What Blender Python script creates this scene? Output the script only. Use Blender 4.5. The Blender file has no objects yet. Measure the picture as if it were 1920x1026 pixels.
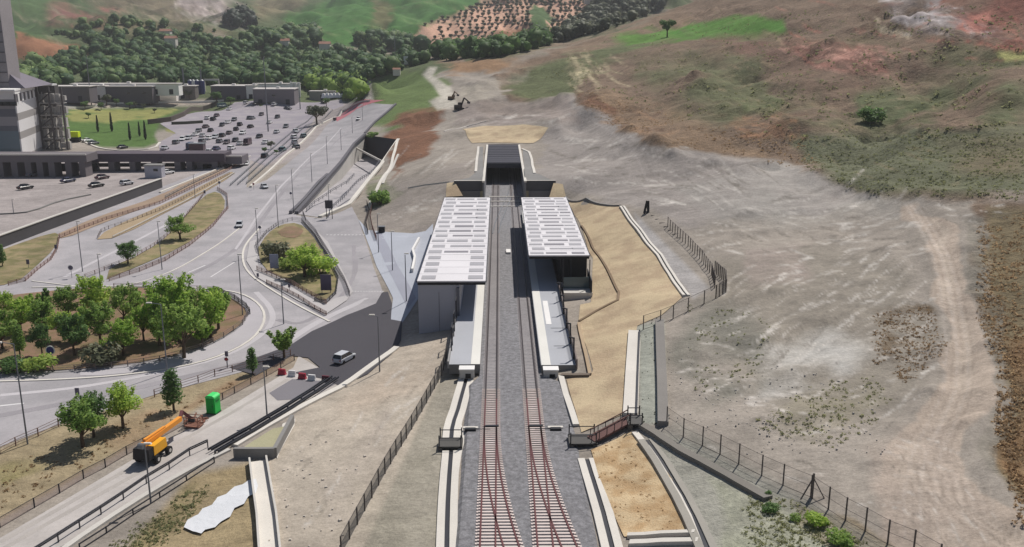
import bpy, math, random
import numpy as np
from mathutils import Vector, Matrix
from mathutils.geometry import delaunay_2d_cdt
SC = bpy.context.scene
# ---------------------------------------------------------------- camera
CH, FL, PY0, VX = 48.0, 1750.0, 60.0, 936.0
PITCH = math.atan((513 - PY0) / FL)
YAW = math.atan((960 - VX) * math.cos(PITCH) / FL)
cd = bpy.data.cameras.new('camera'); cam = bpy.data.objects.new('camera', cd)
SC.collection.objects.link(cam); SC.camera = cam
cam.location = (0, 0, CH); cam.rotation_euler = (math.pi/2 - PITCH, 0, -YAW)
cd.sensor_width = 36; cd.lens = 36 * FL / 1920; cd.clip_start = 1; cd.clip_end = 20000
# ---------------------------------------------------------------- light
SUN = Vector((2.7, 4.0, 7.0)).normalized()
w = bpy.data.worlds.new('World'); SC.world = w; w.use_nodes = True
nt = w.node_tree; bg = nt.nodes['Background']; sk = nt.nodes.new('ShaderNodeTexSky')
sk.sky_type = 'NISHITA'; sk.sun_disc = False; sk.sun_elevation = math.asin(SUN.z); sk.sun_rotation = math.atan2(SUN.x, SUN.y)
nt.links.new(sk.outputs[0], bg.inputs[0]); bg.inputs[1].default_value = 0.055
sl = bpy.data.lights.new('sun', 'SUN'); sl.energy = 4.3; sl.angle = math.radians(.5); sl.color = (1, .95, .88)
so = bpy.data.objects.new('sun', sl); SC.collection.objects.link(so); so.rotation_euler = SUN.to_track_quat('Z', 'Y').to_euler()
SC.view_settings.view_transform = 'Standard'; SC.view_settings.look = 'None'; SC.view_settings.exposure = 0.1; SC.view_settings.gamma = 1
# ---------------------------------------------------------------- helpers
R_ = random.Random(7)
def lin(c):
    return tuple(((x/255)/12.92 if x/255 < .04045 else ((x/255+.055)/1.055)**2.4) for x in c)
cp, sp, cyw, syw = math.cos(PITCH), math.sin(PITCH), math.cos(YAW), math.sin(YAW)
FWD = Vector((syw*cp, cyw*cp, -sp)); RT = Vector((cyw, -syw, 0)); UP = RT.cross(FWD)
def ray(px, py): return (FWD + RT*((px-960)/FL) + UP*((513-py)/FL))
def P(px, py, z=0.0):
    d = ray(px, py); t = (z-CH)/d.z; return Vector((d.x*t, d.y*t, z))
def PD(px, py, D):
    d = ray(px, py); t = D/math.hypot(d.x, d.y); return Vector((d.x*t, d.y*t, CH+d.z*t))
def pxm(p):      # pixels (1920 wide) per metre at point p
    return FL / ((Vector(p)-Vector((0, 0, CH))).dot(FWD))
def project(x, y, z):
    rx, ry, rz = x, y, z-CH
    zc = rx*FWD.x+ry*FWD.y+rz*FWD.z; zc = np.maximum(zc, 1e-3)
    return 960+FL*(rx*RT.x+ry*RT.y)/zc, 513-FL*(rx*UP.x+ry*UP.y+rz*UP.z)/zc
# value noise
def vnoise(x, y, s=0):
    xi = np.floor(x); yi = np.floor(y); xf = x-xi; yf = y-yi
    u = xf*xf*(3-2*xf); v = yf*yf*(3-2*yf)
    def h(a, b):
        n = np.sin(a*127.1+b*311.7+s*74.7)*43758.5453; return n-np.floor(n)
    return (h(xi, yi)*(1-u)+h(xi+1, yi)*u)*(1-v)+(h(xi, yi+1)*(1-u)+h(xi+1, yi+1)*u)*v
def fbm(x, y, s=0, o=4):
    t = 0; a = .5
    for i in range(o): t = t+a*(vnoise(x, y, s+i)-.5); x = x*2.03+3.1; y = y*2.03+1.7; a *= .5
    return t
# ---------------------------------------------------------------- terrain height
CT = []
for y in (-60, 0, 40, 70, 95, 120, 145, 170, 200, 230, 250):
    CT += [(-6.5, y, -.5), (9.5, y, -.45)]
for y in (15, 60, 95, 125, 150): CT += [(1.5, y, -.5)]
for y in (200, 240): CT += [(1.5, y, -.5), (16.5, y, -.3)]
for x in (-12.5, -5, 1.5, 8, 15): CT += [(x, 268, 6.1), (x, 300, 6.1), (x, 350, 6.2)]
CT += [(-13, 258, .5), (16, 258, .5), (-12, 160, -2.5), (-14, 200, -2.2), (-14, 235, -.6)]
CZ = [ # left side flats
 (480,1020,-1.6),(300,1020,-3.2),(380,940,-3.2),(0,1020,-3.6),(0,850,-3.5),(200,850,-3.5),(400,760,-3.5),(560,690,-3.5),(640,730,-3.2),(740,660,-3.0),(500,880,-2.4),
 (640,900,-1.2),(700,1000,-.8),(780,760,-1.2),(760,850,-.8),(830,650,-1.6),(560,780,-2.9),(600,640,-3.5),(700,600,-3.5),(450,600,-3.5),(300,600,-3.5),(100,600,-3.5),(-200,600,-3.5),(-200,750,-3.5),(-300,480,-3.7),
 (0,700,-3.5),(250,700,-3.5),(500,500,-3.5),(600,520,-3.5),(680,480,-3.5),(740,500,-3.5),(400,480,-3.5),(200,480,-3.5),(0,500,-3.5),(430,400,-3.5),(560,410,-3.5),(300,400,-3.6),(100,430,-3.7),(640,420,-3.5),(690,430,-3.4),(780,440,-3.3),
 (500,350,-3.2),(560,340,-2.8),(600,300,-1.8),(660,240,0),(720,198,1.2),(640,220,.2),(560,290,-2.4),(600,345,-2.4),(635,310,-1.3),(662,277,-.4),(684,252,.2),(746,261,.6),(712,320,-1.2),(680,370,-3),(655,400,-3.4),
 (450,300,-4),(520,270,-4.2),(480,240,-4),(400,260,-4.5),(300,270,-4.5),(560,215,-3),(620,195,-1.2),(150,270,-4.5),(0,340,-4.8),(150,340,-4.8),(250,335,-4.8),(0,410,-4.3),(-200,330,-5),(400,210,-3.2),(200,220,-3.8),
 (730,400,-1.5),(740,350,.5),(770,380,.8),(800,330,3.5),(760,290,3),(840,400,.5),(700,330,-1.5),(830,300,6),(860,260,7),(1010,260,8),(1040,300,7),
 (868,243,10),(945,236,11),(1025,243,11),(900,215,12),(800,230,6),
 # right side
 (1120,560,.3),(1115,620,.1),(1060,720,-.3),(1100,470,.6),(1065,395,1.5),(1180,520,3),(1285,555,5),(1170,560,2.2),(1240,480,5.2),(1165,390,6.2),(1100,372,5.2),(1180,610,2.6),(1185,700,2),(1190,780,1.6),(1130,700,.8),
 (1120,820,-.2),(1180,820,.8),(1110,900,-.2),(1250,900,.9),(1300,1000,1.2),(1190,1000,-.2),(1260,800,2.6),(1240,620,4),(1400,860,3),(1420,960,2.6),(1550,940,3.4),(1650,1020,3.9),(1500,1026,3.2),
 (1920,1026,6.5),(1900,880,7),(1800,700,7.2),(1500,700,5.2),(1350,600,5),(1360,545,6),(1350,450,7),(1230,420,7),(1500,560,6.6),(1600,450,8.5),(1780,600,7.6),(1900,700,9),(1900,500,12),(1250,340,8.5),(1450,330,11),(1600,370,12),
 (2200,900,10),(2300,600,16),(1150,300,9),(1080,250,10),(1100,330,8)]
CDp = [(1750,380,205),(1900,380,195),(1920,250,250),(1920,150,320),(1920,60,390),(1920,-20,450),(2400,150,330),(2400,-60,430),(1650,330,225),(1650,250,270),(1650,170,350),(1650,90,420),(1650,20,480),(1650,-60,560),
 (1400,300,245),(1400,230,300),(1400,150,390),(1400,90,470),(1400,50,540),(1400,0,640),(1400,-50,720),(1230,260,290),(1200,200,360),(1200,140,460),(1250,68,620),(1150,100,560),(1280,16,760),(1150,55,730),(1050,80,690),(950,102,640),(860,118,600),
 (1100,200,380),(1050,170,480),(1000,150,540),(1000,200,430),(930,180,480),(860,190,470),(820,150,570),(800,125,640),(740,180,560),(760,210,480),(700,160,690),(690,188,640),(900,140,580),
 (1150,50,1000),(950,95,880),(860,108,820),(1000,60,1000),(1000,0,1300),(850,80,950),(860,10,1500),(1150,0,1350),(1240,0,1400),(1240,-40,1700),(1000,-40,1600),
 (700,-5,1800),(760,60,1150),(700,60,1350),(600,40,1500),(600,85,1100),(760,105,760),(650,110,840),(650,150,680),(700,125,680),(700,150,560),(550,170,690),(500,190,650),(560,130,820),(500,100,980),(440,40,1500),(520,20,1800),(560,-8,1900),
 (300,200,620),(300,165,720),(100,200,620),(100,160,720),(400,120,880),(300,100,1000),(200,130,850),(100,110,950),(50,75,1100),(130,105,880),(-100,70,1200),(-100,180,640),(200,50,1250),(400,60,1300),(300,20,1600),(100,0,1600),(-100,-20,1700),(350,-10,1900),(430,3,2300),(475,3,2300),(455,7,2350),(200,-30,2100)]
pts = [Vector(c) for c in CT]+[P(a, b, c) for a, b, c in CZ]+[PD(a, b, c) for a, b, c in CDp]
for a in range(-80, 81, 10):
    r = math.radians(a); pts.append(Vector((4200*math.sin(r), 4200*math.cos(r), 20))); pts.append(Vector((9000*math.sin(r), 9000*math.cos(r), 0)))
pts += [Vector((-1500, 100, 30)), (Vector((900, 0, 60))), Vector((-300, -100, -4)), Vector((200, -100, 5))]
CP = np.array([[p.x, p.y] for p in pts]); CV = np.array([p.z for p in pts]); n = len(CP)
A = np.zeros((n+3, n+3)); A[:n, :n] = np.hypot(CP[:, None, 0]-CP[None, :, 0], CP[:, None, 1]-CP[None, :, 1])
A[:n, :n] += np.eye(n)*(-.4); A[:n, n] = 1; A[:n, n+1] = CP[:, 0]/1000; A[:n, n+2] = CP[:, 1]/1000; A[n:, :n] = A[:n, n:].T
WT = np.linalg.solve(A, np.concatenate([CV, [0, 0, 0]]))
BERM = []; HF = None
def H(x, y):
    x = np.asarray(x, float).ravel(); y = np.asarray(y, float).ravel(); out = np.empty(len(x))
    for i in range(0, len(x), 20000):
        a = x[i:i+20000]; b = y[i:i+20000]
        out[i:i+20000] = np.hypot(a[:, None]-CP[:, 0], b[:, None]-CP[:, 1])@WT[:n]+WT[n]+WT[n+1]*a/1000+WT[n+2]*b/1000
    D = np.hypot(x, y)
    wr = np.clip((x-18-np.maximum(0, 140-y)*.02)/40, 0, 1)+np.clip((y-360)/60, 0, 1)*np.clip((x+60)/40, 0, 1); wr = np.clip(wr, 0, 1)
    wh = np.clip((D-215)/80, 0, 1)*wr; wf = np.clip((D-750)/300, 0, 1)
    nn = wr*(fbm(x/9, y/9, 3, 3)*1.3+fbm(x/2.6, y/2.6, 13, 2)*.45)+wh*(fbm(x/45, y/45, 9, 4)*8+fbm(x/12, y/12, 19, 3)*1.7-np.abs(fbm(x/30+y/90, y/70, 23, 3))*7)+wf*(fbm(x/190, y/190, 5, 4)*80+np.abs(fbm(x/80, y/110, 6, 4))*-60)
    out = out+nn
    for (x1, y1, x2, y2, hh, ww) in BERM:
        k = np.where((x > min(x1, x2)-3*ww) & (x < max(x1, x2)+3*ww) & (y > min(y1, y2)-3*ww) & (y < max(y1, y2)+3*ww))[0]
        if len(k) == 0: continue
        ex, ey = x2-x1, y2-y1; t = np.clip(((x[k]-x1)*ex+(y[k]-y1)*ey)/(ex*ex+ey*ey), 0, 1); dq = np.hypot(x[k]-x1-t*ex, y[k]-y1-t*ey); out[k] += hh*np.exp(-(dq/ww)**2)*(.7+fbm(x[k]/4, y[k]/4, 41, 2))
    return out
def h1(x, y): return float(H([x], [y])[0])
TS = np.concatenate([np.arange(60, 500, 2.0), np.arange(500, 3000, 8.0)])
_gc = {}
def G(px, py):
    k = (px, py)
    if k in _gc: return _gc[k].copy()
    d = ray(px, py); hh = math.hypot(d.x, d.y); dx, dy, dz = d.x/hh, d.y/hh, d.z/hh
    hf = HF if (HF and abs(math.atan2(dx, dy)) < .64) else H; z = CH+dz*TS-hf(dx*TS, dy*TS); i = np.where(z < 0)[0]
    if len(i) == 0: t = 2900
    else:
        i = max(int(i[0]), 1); a, b = TS[i-1], TS[i]; za, zb = z[i-1], z[i]
        for _ in range(3):
            t = a+(b-a)*za/(za-zb+1e-9); zt = CH+dz*t-float(hf(np.array([dx*t]), np.array([dy*t]))[0])
            if zt > 0: a, za = t, zt
            else: b, zb = t, zt
        t = a+(b-a)*za/(za-zb+1e-9)
    v = Vector((dx*t, dy*t, float(hf(np.array([dx*t]), np.array([dy*t]))[0]))); _gc[k] = v; return v.copy()
def GL(l): return [G(*p) for p in l]
BR = [([(1700,395),(1745,480),(1762,560),(1772,640),(1745,740),(1690,810),(1655,870)],.8,1.6),([(1765,400),(1812,470),(1828,560),(1850,650),(1842,740),(1815,800),(1850,880),(1920,980)],1.0,1.8),
 ([(1300,600),(1360,570),(1450,548),(1560,520)],.9,2),([(1330,660),(1420,640),(1520,600),(1600,590)],.8,2.2),([(1330,430),(1400,400),(1500,395)],.8,2),([(1320,470),(1380,440),(1460,430)],.7,1.6),([(1380,730),(1480,700),(1580,690)],.7,2),([(1400,790),(1500,780),(1620,760)],.5,2),([(1560,440),(1660,470),(1700,520)],.7,2),
 ([(1180,270),(1260,290),(1340,305),(1430,316)],1.2,3),([(1440,308),(1540,330),(1640,366),(1740,372),(1840,364)],1.6,4),([(1060,180),(1110,215),(1180,250),(1240,270)],2.2,5),([(1060,120),(1100,150),(1130,190)],3,7),
 ([(1470,88),(1550,100),(1640,122)],5,9),([(1600,60),(1700,58),(1800,64)],5,9),([(1640,30),(1700,20),(1740,0)],-6,9),([(1730,110),(1800,88),(1900,104)],5,8),([(1560,185),(1620,200),(1640,235),(1610,290)],-4,9),([(1700,190),(1640,230),(1625,300)],-3,7),
 ([(1300,110),(1400,140),(1450,200)],-4,10),([(1200,130),(1300,160),(1350,220)],4,12),([(1700,130),(1780,170),(1800,230)],-5,10),([(1850,150),(1880,200),(1840,260)],4,9),([(1360,215),(1430,225),(1480,245)],3,6),([(1500,240),(1580,270),(1700,270),(1800,250)],3,8),([(1240,40),(1330,36),(1450,34)],4,14),
 ([(860,232),(945,222),(1040,232),(1090,260)],1.6,4),([(905,192),(970,188),(1040,196)],3,6),([(850,150),(900,165),(940,150),(1000,130)],3,8),([(720,260),(770,230),(820,215)],2.5,7)]
_bl = []
for pl_, hh_, ww_ in BR:
    q_ = GL(pl_)
    for s0, s1 in zip(q_[:-1], q_[1:]): _bl.append((s0.x, s0.y, s1.x, s1.y, hh_*.8, ww_))
BERM = _bl; _gc.clear()
amin, amax, na = math.radians(-37), math.radians(37), 620
AN = np.linspace(amin, amax, na); nr = 840; DR = 50*np.exp(np.linspace(0, math.log(90), nr))
dd, aa = np.meshgrid(DR, AN, indexing='ij'); GX = (dd*np.sin(aa)).ravel(); GY = (dd*np.cos(aa)).ravel(); GZ = H(GX, GY); GZ2 = GZ.reshape(nr, na)
def HF(x, y):
    d = np.hypot(x, y); u = np.clip(np.log(d/50)/math.log(90)*(nr-1), 0, nr-1.001); v = np.clip((np.arctan2(x, y)-amin)/(amax-amin)*(na-1), 0, na-1.001)
    i = u.astype(int); j = v.astype(int); u = u-i; v = v-j; return (GZ2[i, j]*(1-v)+GZ2[i, j+1]*v)*(1-u)+(GZ2[i+1, j]*(1-v)+GZ2[i+1, j+1]*v)*u
# ---------------------------------------------------------------- materials
def newmat(name):
    m = bpy.data.materials.new(name); m.use_nodes = True; t = m.node_tree; b = t.nodes['Principled BSDF']; return m, t, b
def N(t, ty, **k):
    nd = t.nodes.new('ShaderNode'+ty)
    for a, b in k.items(): setattr(nd, a, b)
    return nd
def noise(t, co, sc, det=4, rough=.55):
    nd = N(t, 'TexNoise'); nd.inputs['Scale'].default_value = sc; nd.inputs['Detail'].default_value = det; nd.inputs['Roughness'].default_value = rough
    t.links.new(co, nd.inputs['Vector']); return nd.outputs['Fac']
def mul(t, col, fac, lo, hi):
    mr = N(t, 'MapRange'); mr.inputs['From Min'].default_value = .3; mr.inputs['From Max'].default_value = .7
    mr.inputs['To Min'].default_value = lo; mr.inputs['To Max'].default_value = hi; t.links.new(fac, mr.inputs['Value'])
    vm = N(t, 'VectorMath', operation='SCALE'); t.links.new(col, vm.inputs[0]); t.links.new(mr.outputs[0], vm.inputs['Scale']); return vm.outputs[0]
def M(name, rgb, rough=.85, var=.12, sc=.8, bump=0, metal=0, rgb2=None, spec=.3, fine=6):
    m, t, b = newmat(name); co = N(t, 'NewGeometry').outputs['Position']
    c = N(t, 'RGB'); c.outputs[0].default_value = (*lin(rgb), 1); col = c.outputs[0]
    if rgb2:
        f = noise(t, co, sc*.35, 5); rp = N(t, 'MapRange'); rp.inputs[1].default_value = .42; rp.inputs[2].default_value = .6; t.links.new(f, rp.inputs[0])
        mx = N(t, 'Mix', data_type='RGBA'); mx.inputs[7].default_value = (*lin(rgb2), 1); t.links.new(col, mx.inputs[6]); t.links.new(rp.outputs[0], mx.inputs[0]); col = mx.outputs[2]
    if var:
        col = mul(t, col, noise(t, co, sc*.15, 3), 1-var, 1+var); col = mul(t, col, noise(t, co, sc*fine, 5, .7), 1-var, 1+var)
    t.links.new(col, b.inputs['Base Color']); b.inputs['Roughness'].default_value = rough; b.inputs['Metallic'].default_value = metal; b.inputs['Specular IOR Level'].default_value = spec
    if bump:
        bp = N(t, 'Bump'); bp.inputs['Strength'].default_value = .7; bp.inputs['Distance'].default_value = bump; t.links.new(noise(t, co, sc*4, 5), bp.inputs['Height']); t.links.new(bp.outputs[0], b.inputs['Normal'])
    return m
def leafmat(name, a, b2, tr=.35):
    m, t, b = newmat(name); g = N(t, 'NewGeometry'); oi = N(t, 'ObjectInfo'); tc = N(t, 'TexCoord')
    mx = N(t, 'Mix', data_type='RGBA'); mx.inputs[6].default_value = (*lin(a), 1); mx.inputs[7].default_value = (*lin(b2), 1)
    nf = noise(t, tc.outputs['Object'], .9, 3); ad = N(t, 'Math', operation='ADD'); t.links.new(g.outputs['Random Per Island'], ad.inputs[0]); t.links.new(nf, ad.inputs[1])
    a2 = N(t, 'Math', operation='MULTIPLY_ADD'); t.links.new(oi.outputs['Random'], a2.inputs[0]); a2.inputs[1].default_value = .5; t.links.new(ad.outputs[0], a2.inputs[2])
    mr = N(t, 'MapRange'); mr.inputs[1].default_value = .55; mr.inputs[2].default_value = 1.6; t.links.new(a2.outputs[0], mr.inputs[0]); t.links.new(mr.outputs[0], mx.inputs[0])
    t.links.new(mx.outputs[2], b.inputs['Base Color']); b.inputs['Roughness'].default_value = .6; b.inputs['Specular IOR Level'].default_value = .25
    tl = N(t, 'BsdfTranslucent'); t.links.new(mx.outputs[2], tl.inputs[0]); ms = N(t, 'MixShader'); ms.inputs[0].default_value = tr
    t.links.new(b.outputs[0], ms.inputs[1]); t.links.new(tl.outputs[0], ms.inputs[2]); t.links.new(ms.outputs[0], t.nodes['Material Output'].inputs[0]); return m
def seethru(name, rgb, a):
    m, t, b = newmat(name); b.inputs['Base Color'].default_value = (*lin(rgb), 1); b.inputs['Alpha'].default_value = a; b.inputs['Roughness'].default_value = .6; return m
# ---------------------------------------------------------------- mesh building
class MB:
    def __init__(s): s.v = []; s.f = []
    def add(s, vs, fs):
        k = len(s.v); s.v += [tuple(v) for v in vs]; s.f += [tuple(i+k for i in f) for f in fs]; return s
    def box(s, c, d, rz=0, taper=1):
        x, y, z = d[0]/2, d[1]/2, d[2]/2; ca, sa = math.cos(rz), math.sin(rz); vs = []
        for dz, tp in ((-z, 1), (z, taper)):
            for a, b in ((-x, -y), (x, -y), (x, y), (-x, y)): a *= tp; b *= tp; vs.append((c[0]+a*ca-b*sa, c[1]+a*sa+b*ca, c[2]+dz))
        return s.add(vs, [(0, 3, 2, 1), (4, 5, 6, 7), (0, 1, 5, 4), (1, 2, 6, 5), (2, 3, 7, 6), (3, 0, 4, 7)])
    def beam(s, p, q, w, h):
        p = Vector(p); q = Vector(q); d = (q-p).normalized(); up = Vector((0, 0, 1))
        if abs(d.z) > .95: up = Vector((0, 1, 0))
        r = d.cross(up).normalized(); u = r.cross(d); vs = []
        for o in (p, q):
            for a, b in ((-1, -1), (1, -1), (1, 1), (-1, 1)): vs.append(o+r*a*w/2+u*b*h/2)
        return s.add(vs, [(0, 3, 2, 1), (4, 5, 6, 7), (0, 1, 5, 4), (1, 2, 6, 5), (2, 3, 7, 6), (3, 0, 4, 7)])
    def cyl(s, p, q, r0, r1=None, n=8):
        r1 = r0 if r1 is None else r1; p = Vector(p); q = Vector(q); d = (q-p).normalized(); up = Vector((0, 0, 1)) if abs(d.z) < .9 else Vector((0, 1, 0))
        a = d.cross(up).normalized(); b = a.cross(d); vs = []
        for o, r in ((p, r0), (q, r1)):
            for i in range(n): t = 2*math.pi*i/n; vs.append(o+a*math.cos(t)*r+b*math.sin(t)*r)
        return s.add(vs, [(i, (i+1) % n, n+(i+1) % n, n+i) for i in range(n)]+[tuple(range(n-1, -1, -1)), tuple(range(n, 2*n))])
    def prism(s, poly, z0, z1):
        n = len(poly); vs = [(p[0], p[1], z0) for p in poly]+[(p[0], p[1], z1) for p in poly]
        ar = sum(poly[i][0]*poly[(i+1) % n][1]-poly[(i+1) % n][0]*poly[i][1] for i in range(n))
        fs = [tuple(range(n-1, -1, -1)), tuple(range(n, 2*n))]+[(i, (i+1) % n, n+(i+1) % n, n+i) for i in range(n)]
        if ar < 0: fs = [tuple(reversed(f)) for f in fs]
        return s.add(vs, fs)
    def build(s, name, mat, parent=None, smooth=False, off=None, label=None):
        if not s.v: return None
        me = bpy.data.meshes.new(name); v = s.v
        if parent is not None and off is None: off = parent.get('_off')
        if off: v = [(a-off[0], b-off[1], c-off[2]) for a, b, c in v]
        me.from_pydata(v, [], s.f); me.materials.append(mat); me.update()
        if smooth: me.polygons.foreach_set('use_smooth', [True]*len(me.polygons))
        o = bpy.data.objects.new(name, me); SC.collection.objects.link(o)
        if parent: o.parent = parent
        if label: o['label'] = label
        return o
def tag(o, label=None, cat=None, group=None, kind=None):
    if label: o['label'] = label
    if cat: o['category'] = cat
    if group: o['group'] = group
    if kind: o['kind'] = kind
    return o
def thing(name, label, cat, loc=(0, 0, 0), rz=0, group=None, local=False):
    """an Empty at the base; parts are given in world coordinates unless local"""
    o = bpy.data.objects.new(name, None); SC.collection.objects.link(o); o.location = loc; o.rotation_euler = (0, 0, rz)
    tag(o, label, cat, group)
    if not local: o['_off'] = tuple(loc)
    return o
def top(mb, name, mat, label, cat, group=None, loc=None, smooth=False):
    loc = loc or (np.mean([a[0] for a in mb.v]), np.mean([a[1] for a in mb.v]), min(a[2] for a in mb.v))
    loc = tuple(float(c) for c in loc); o = mb.build(name, mat, None, smooth, off=loc); o.location = loc; return tag(o, label, cat, group)
def dup(root, loc, rz, label=None, group=None, sc=None):
    r = root.copy(); SC.collection.objects.link(r); r.location = loc; r.rotation_euler = (0, 0, rz)
    if sc: r.scale = (sc, sc, sc) if not isinstance(sc, tuple) else sc
    if label: r['label'] = label
    if group: r['group'] = group
    for ch in root.children:
        c = ch.copy(); SC.collection.objects.link(c); c.parent = r
        for g in ch.children: d = g.copy(); SC.collection.objects.link(d); d.parent = c
    return r
def resample(pts, step):
    out = [Vector(pts[0])]
    for a, b in zip(pts[:-1], pts[1:]):
        L = math.hypot(b[0]-a[0], b[1]-a[1]); k = max(1, int(round(L/step)))
        for i in range(1, k+1): out.append(Vector(a).lerp(Vector(b), i/k))
    return out
def smoothline(pts, it=2):
    for _ in range(it):
        o = [pts[0]]
        for a, b in zip(pts[:-1], pts[1:]): o += [a.lerp(b, .25), a.lerp(b, .75)]
        pts = o+[pts[-1]]
    return pts
def strip(mb, pts, w, lo, hi, step=3, ground=True, shift=0, smooth=0):
    """rectangular-section ribbon following a line on the ground"""
    pts = [Vector(p) for p in pts]
    if smooth: pts = smoothline(pts, smooth)
    pts = resample(pts, step)
    if ground:
        hs = H([p.x for p in pts], [p.y for p in pts])
        for p, z in zip(pts, hs): p.z = z
    vs = []; n = len(pts)
    for i, p in enumerate(pts):
        a = pts[max(0, i-1)]; b = pts[min(n-1, i+1)]; d = Vector((b.x-a.x, b.y-a.y, 0)).normalized(); r = Vector((d.y, -d.x, 0))
        for s_, z in ((-1, lo), (1, lo), (1, hi), (-1, hi)): q = p+r*(s_*w/2+shift); vs.append((q.x, q.y, p.z+z))
    fs = [(3, 2, 1, 0), tuple(4*(n-1)+k for k in range(4))]
    for i in range(n-1):
        for k in range(4): k2 = (k+1) % 4; fs.append((4*i+k, 4*i+k2, 4*i+4+k2, 4*i+4+k))
    return mb.add(vs, fs)
def inpoly(x, y, poly):
    x = np.asarray(x); y = np.asarray(y); c = np.zeros(x.shape, bool); n = len(poly)
    for i in range(n):
        x1, y1 = poly[i][:2]; x2, y2 = poly[(i+1) % n][:2]
        if y1 == y2: continue
        c ^= ((y1 > y) != (y2 > y)) & (x < (x2-x1)*(y-y1)/(y2-y1)+x1)
    return c
def cdt(poly, inner, z=None, off=0):
    n = len(poly); v2 = [Vector((p[0], p[1])) for p in poly]+[Vector((p[0], p[1])) for p in inner]
    r = delaunay_2d_cdt(v2, [(i, (i+1) % n) for i in range(n)], [], 0, 1e-4)
    vv = np.array([[a.x, a.y] for a in r[0]]); fs = r[2]
    cx = np.array([[vv[list(f), 0].mean(), vv[list(f), 1].mean()] for f in fs]); k = inpoly(cx[:, 0], cx[:, 1], poly)
    zz = H(vv[:, 0], vv[:, 1])+off; fs2 = []
    for f, ok in zip(fs, k):
        if not ok: continue
        a = vv[list(f)]; ar = sum(a[i][0]*a[(i+1) % len(a)][1]-a[(i+1) % len(a)][0]*a[i][1] for i in range(len(a))); fs2.append(tuple(f) if ar > 0 else tuple(reversed(f)))
    return [(a, b, c) for (a, b), c in zip(vv.tolist(), zz.tolist())], fs2
def sheet(name, pxpts, mat, off=.03, step=4, sm=0, kind='structure', world=None):
    poly = world or GL(pxpts)
    if sm: poly = smoothline(poly+[poly[0]], sm)[:-1]
    poly = resample(poly+[poly[0]], step)[:-1]
    xs = [p.x for p in poly]; ys = [p.y for p in poly]; g = max(step, (max(ys)-min(ys))/90)
    gx, gy = np.meshgrid(np.arange(min(xs), max(xs), step), np.arange(min(ys), max(ys), g)); gx = gx.ravel(); gy = gy.ravel(); k = inpoly(gx, gy, poly)
    vs, fs = cdt([(p.x, p.y) for p in poly], list(zip(gx[k].tolist(), gy[k].tolist())), off=off)
    mb = MB(); mb.add(vs, fs); o = mb.build(name, mat)
    if kind: o['kind'] = kind
    return o
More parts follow.
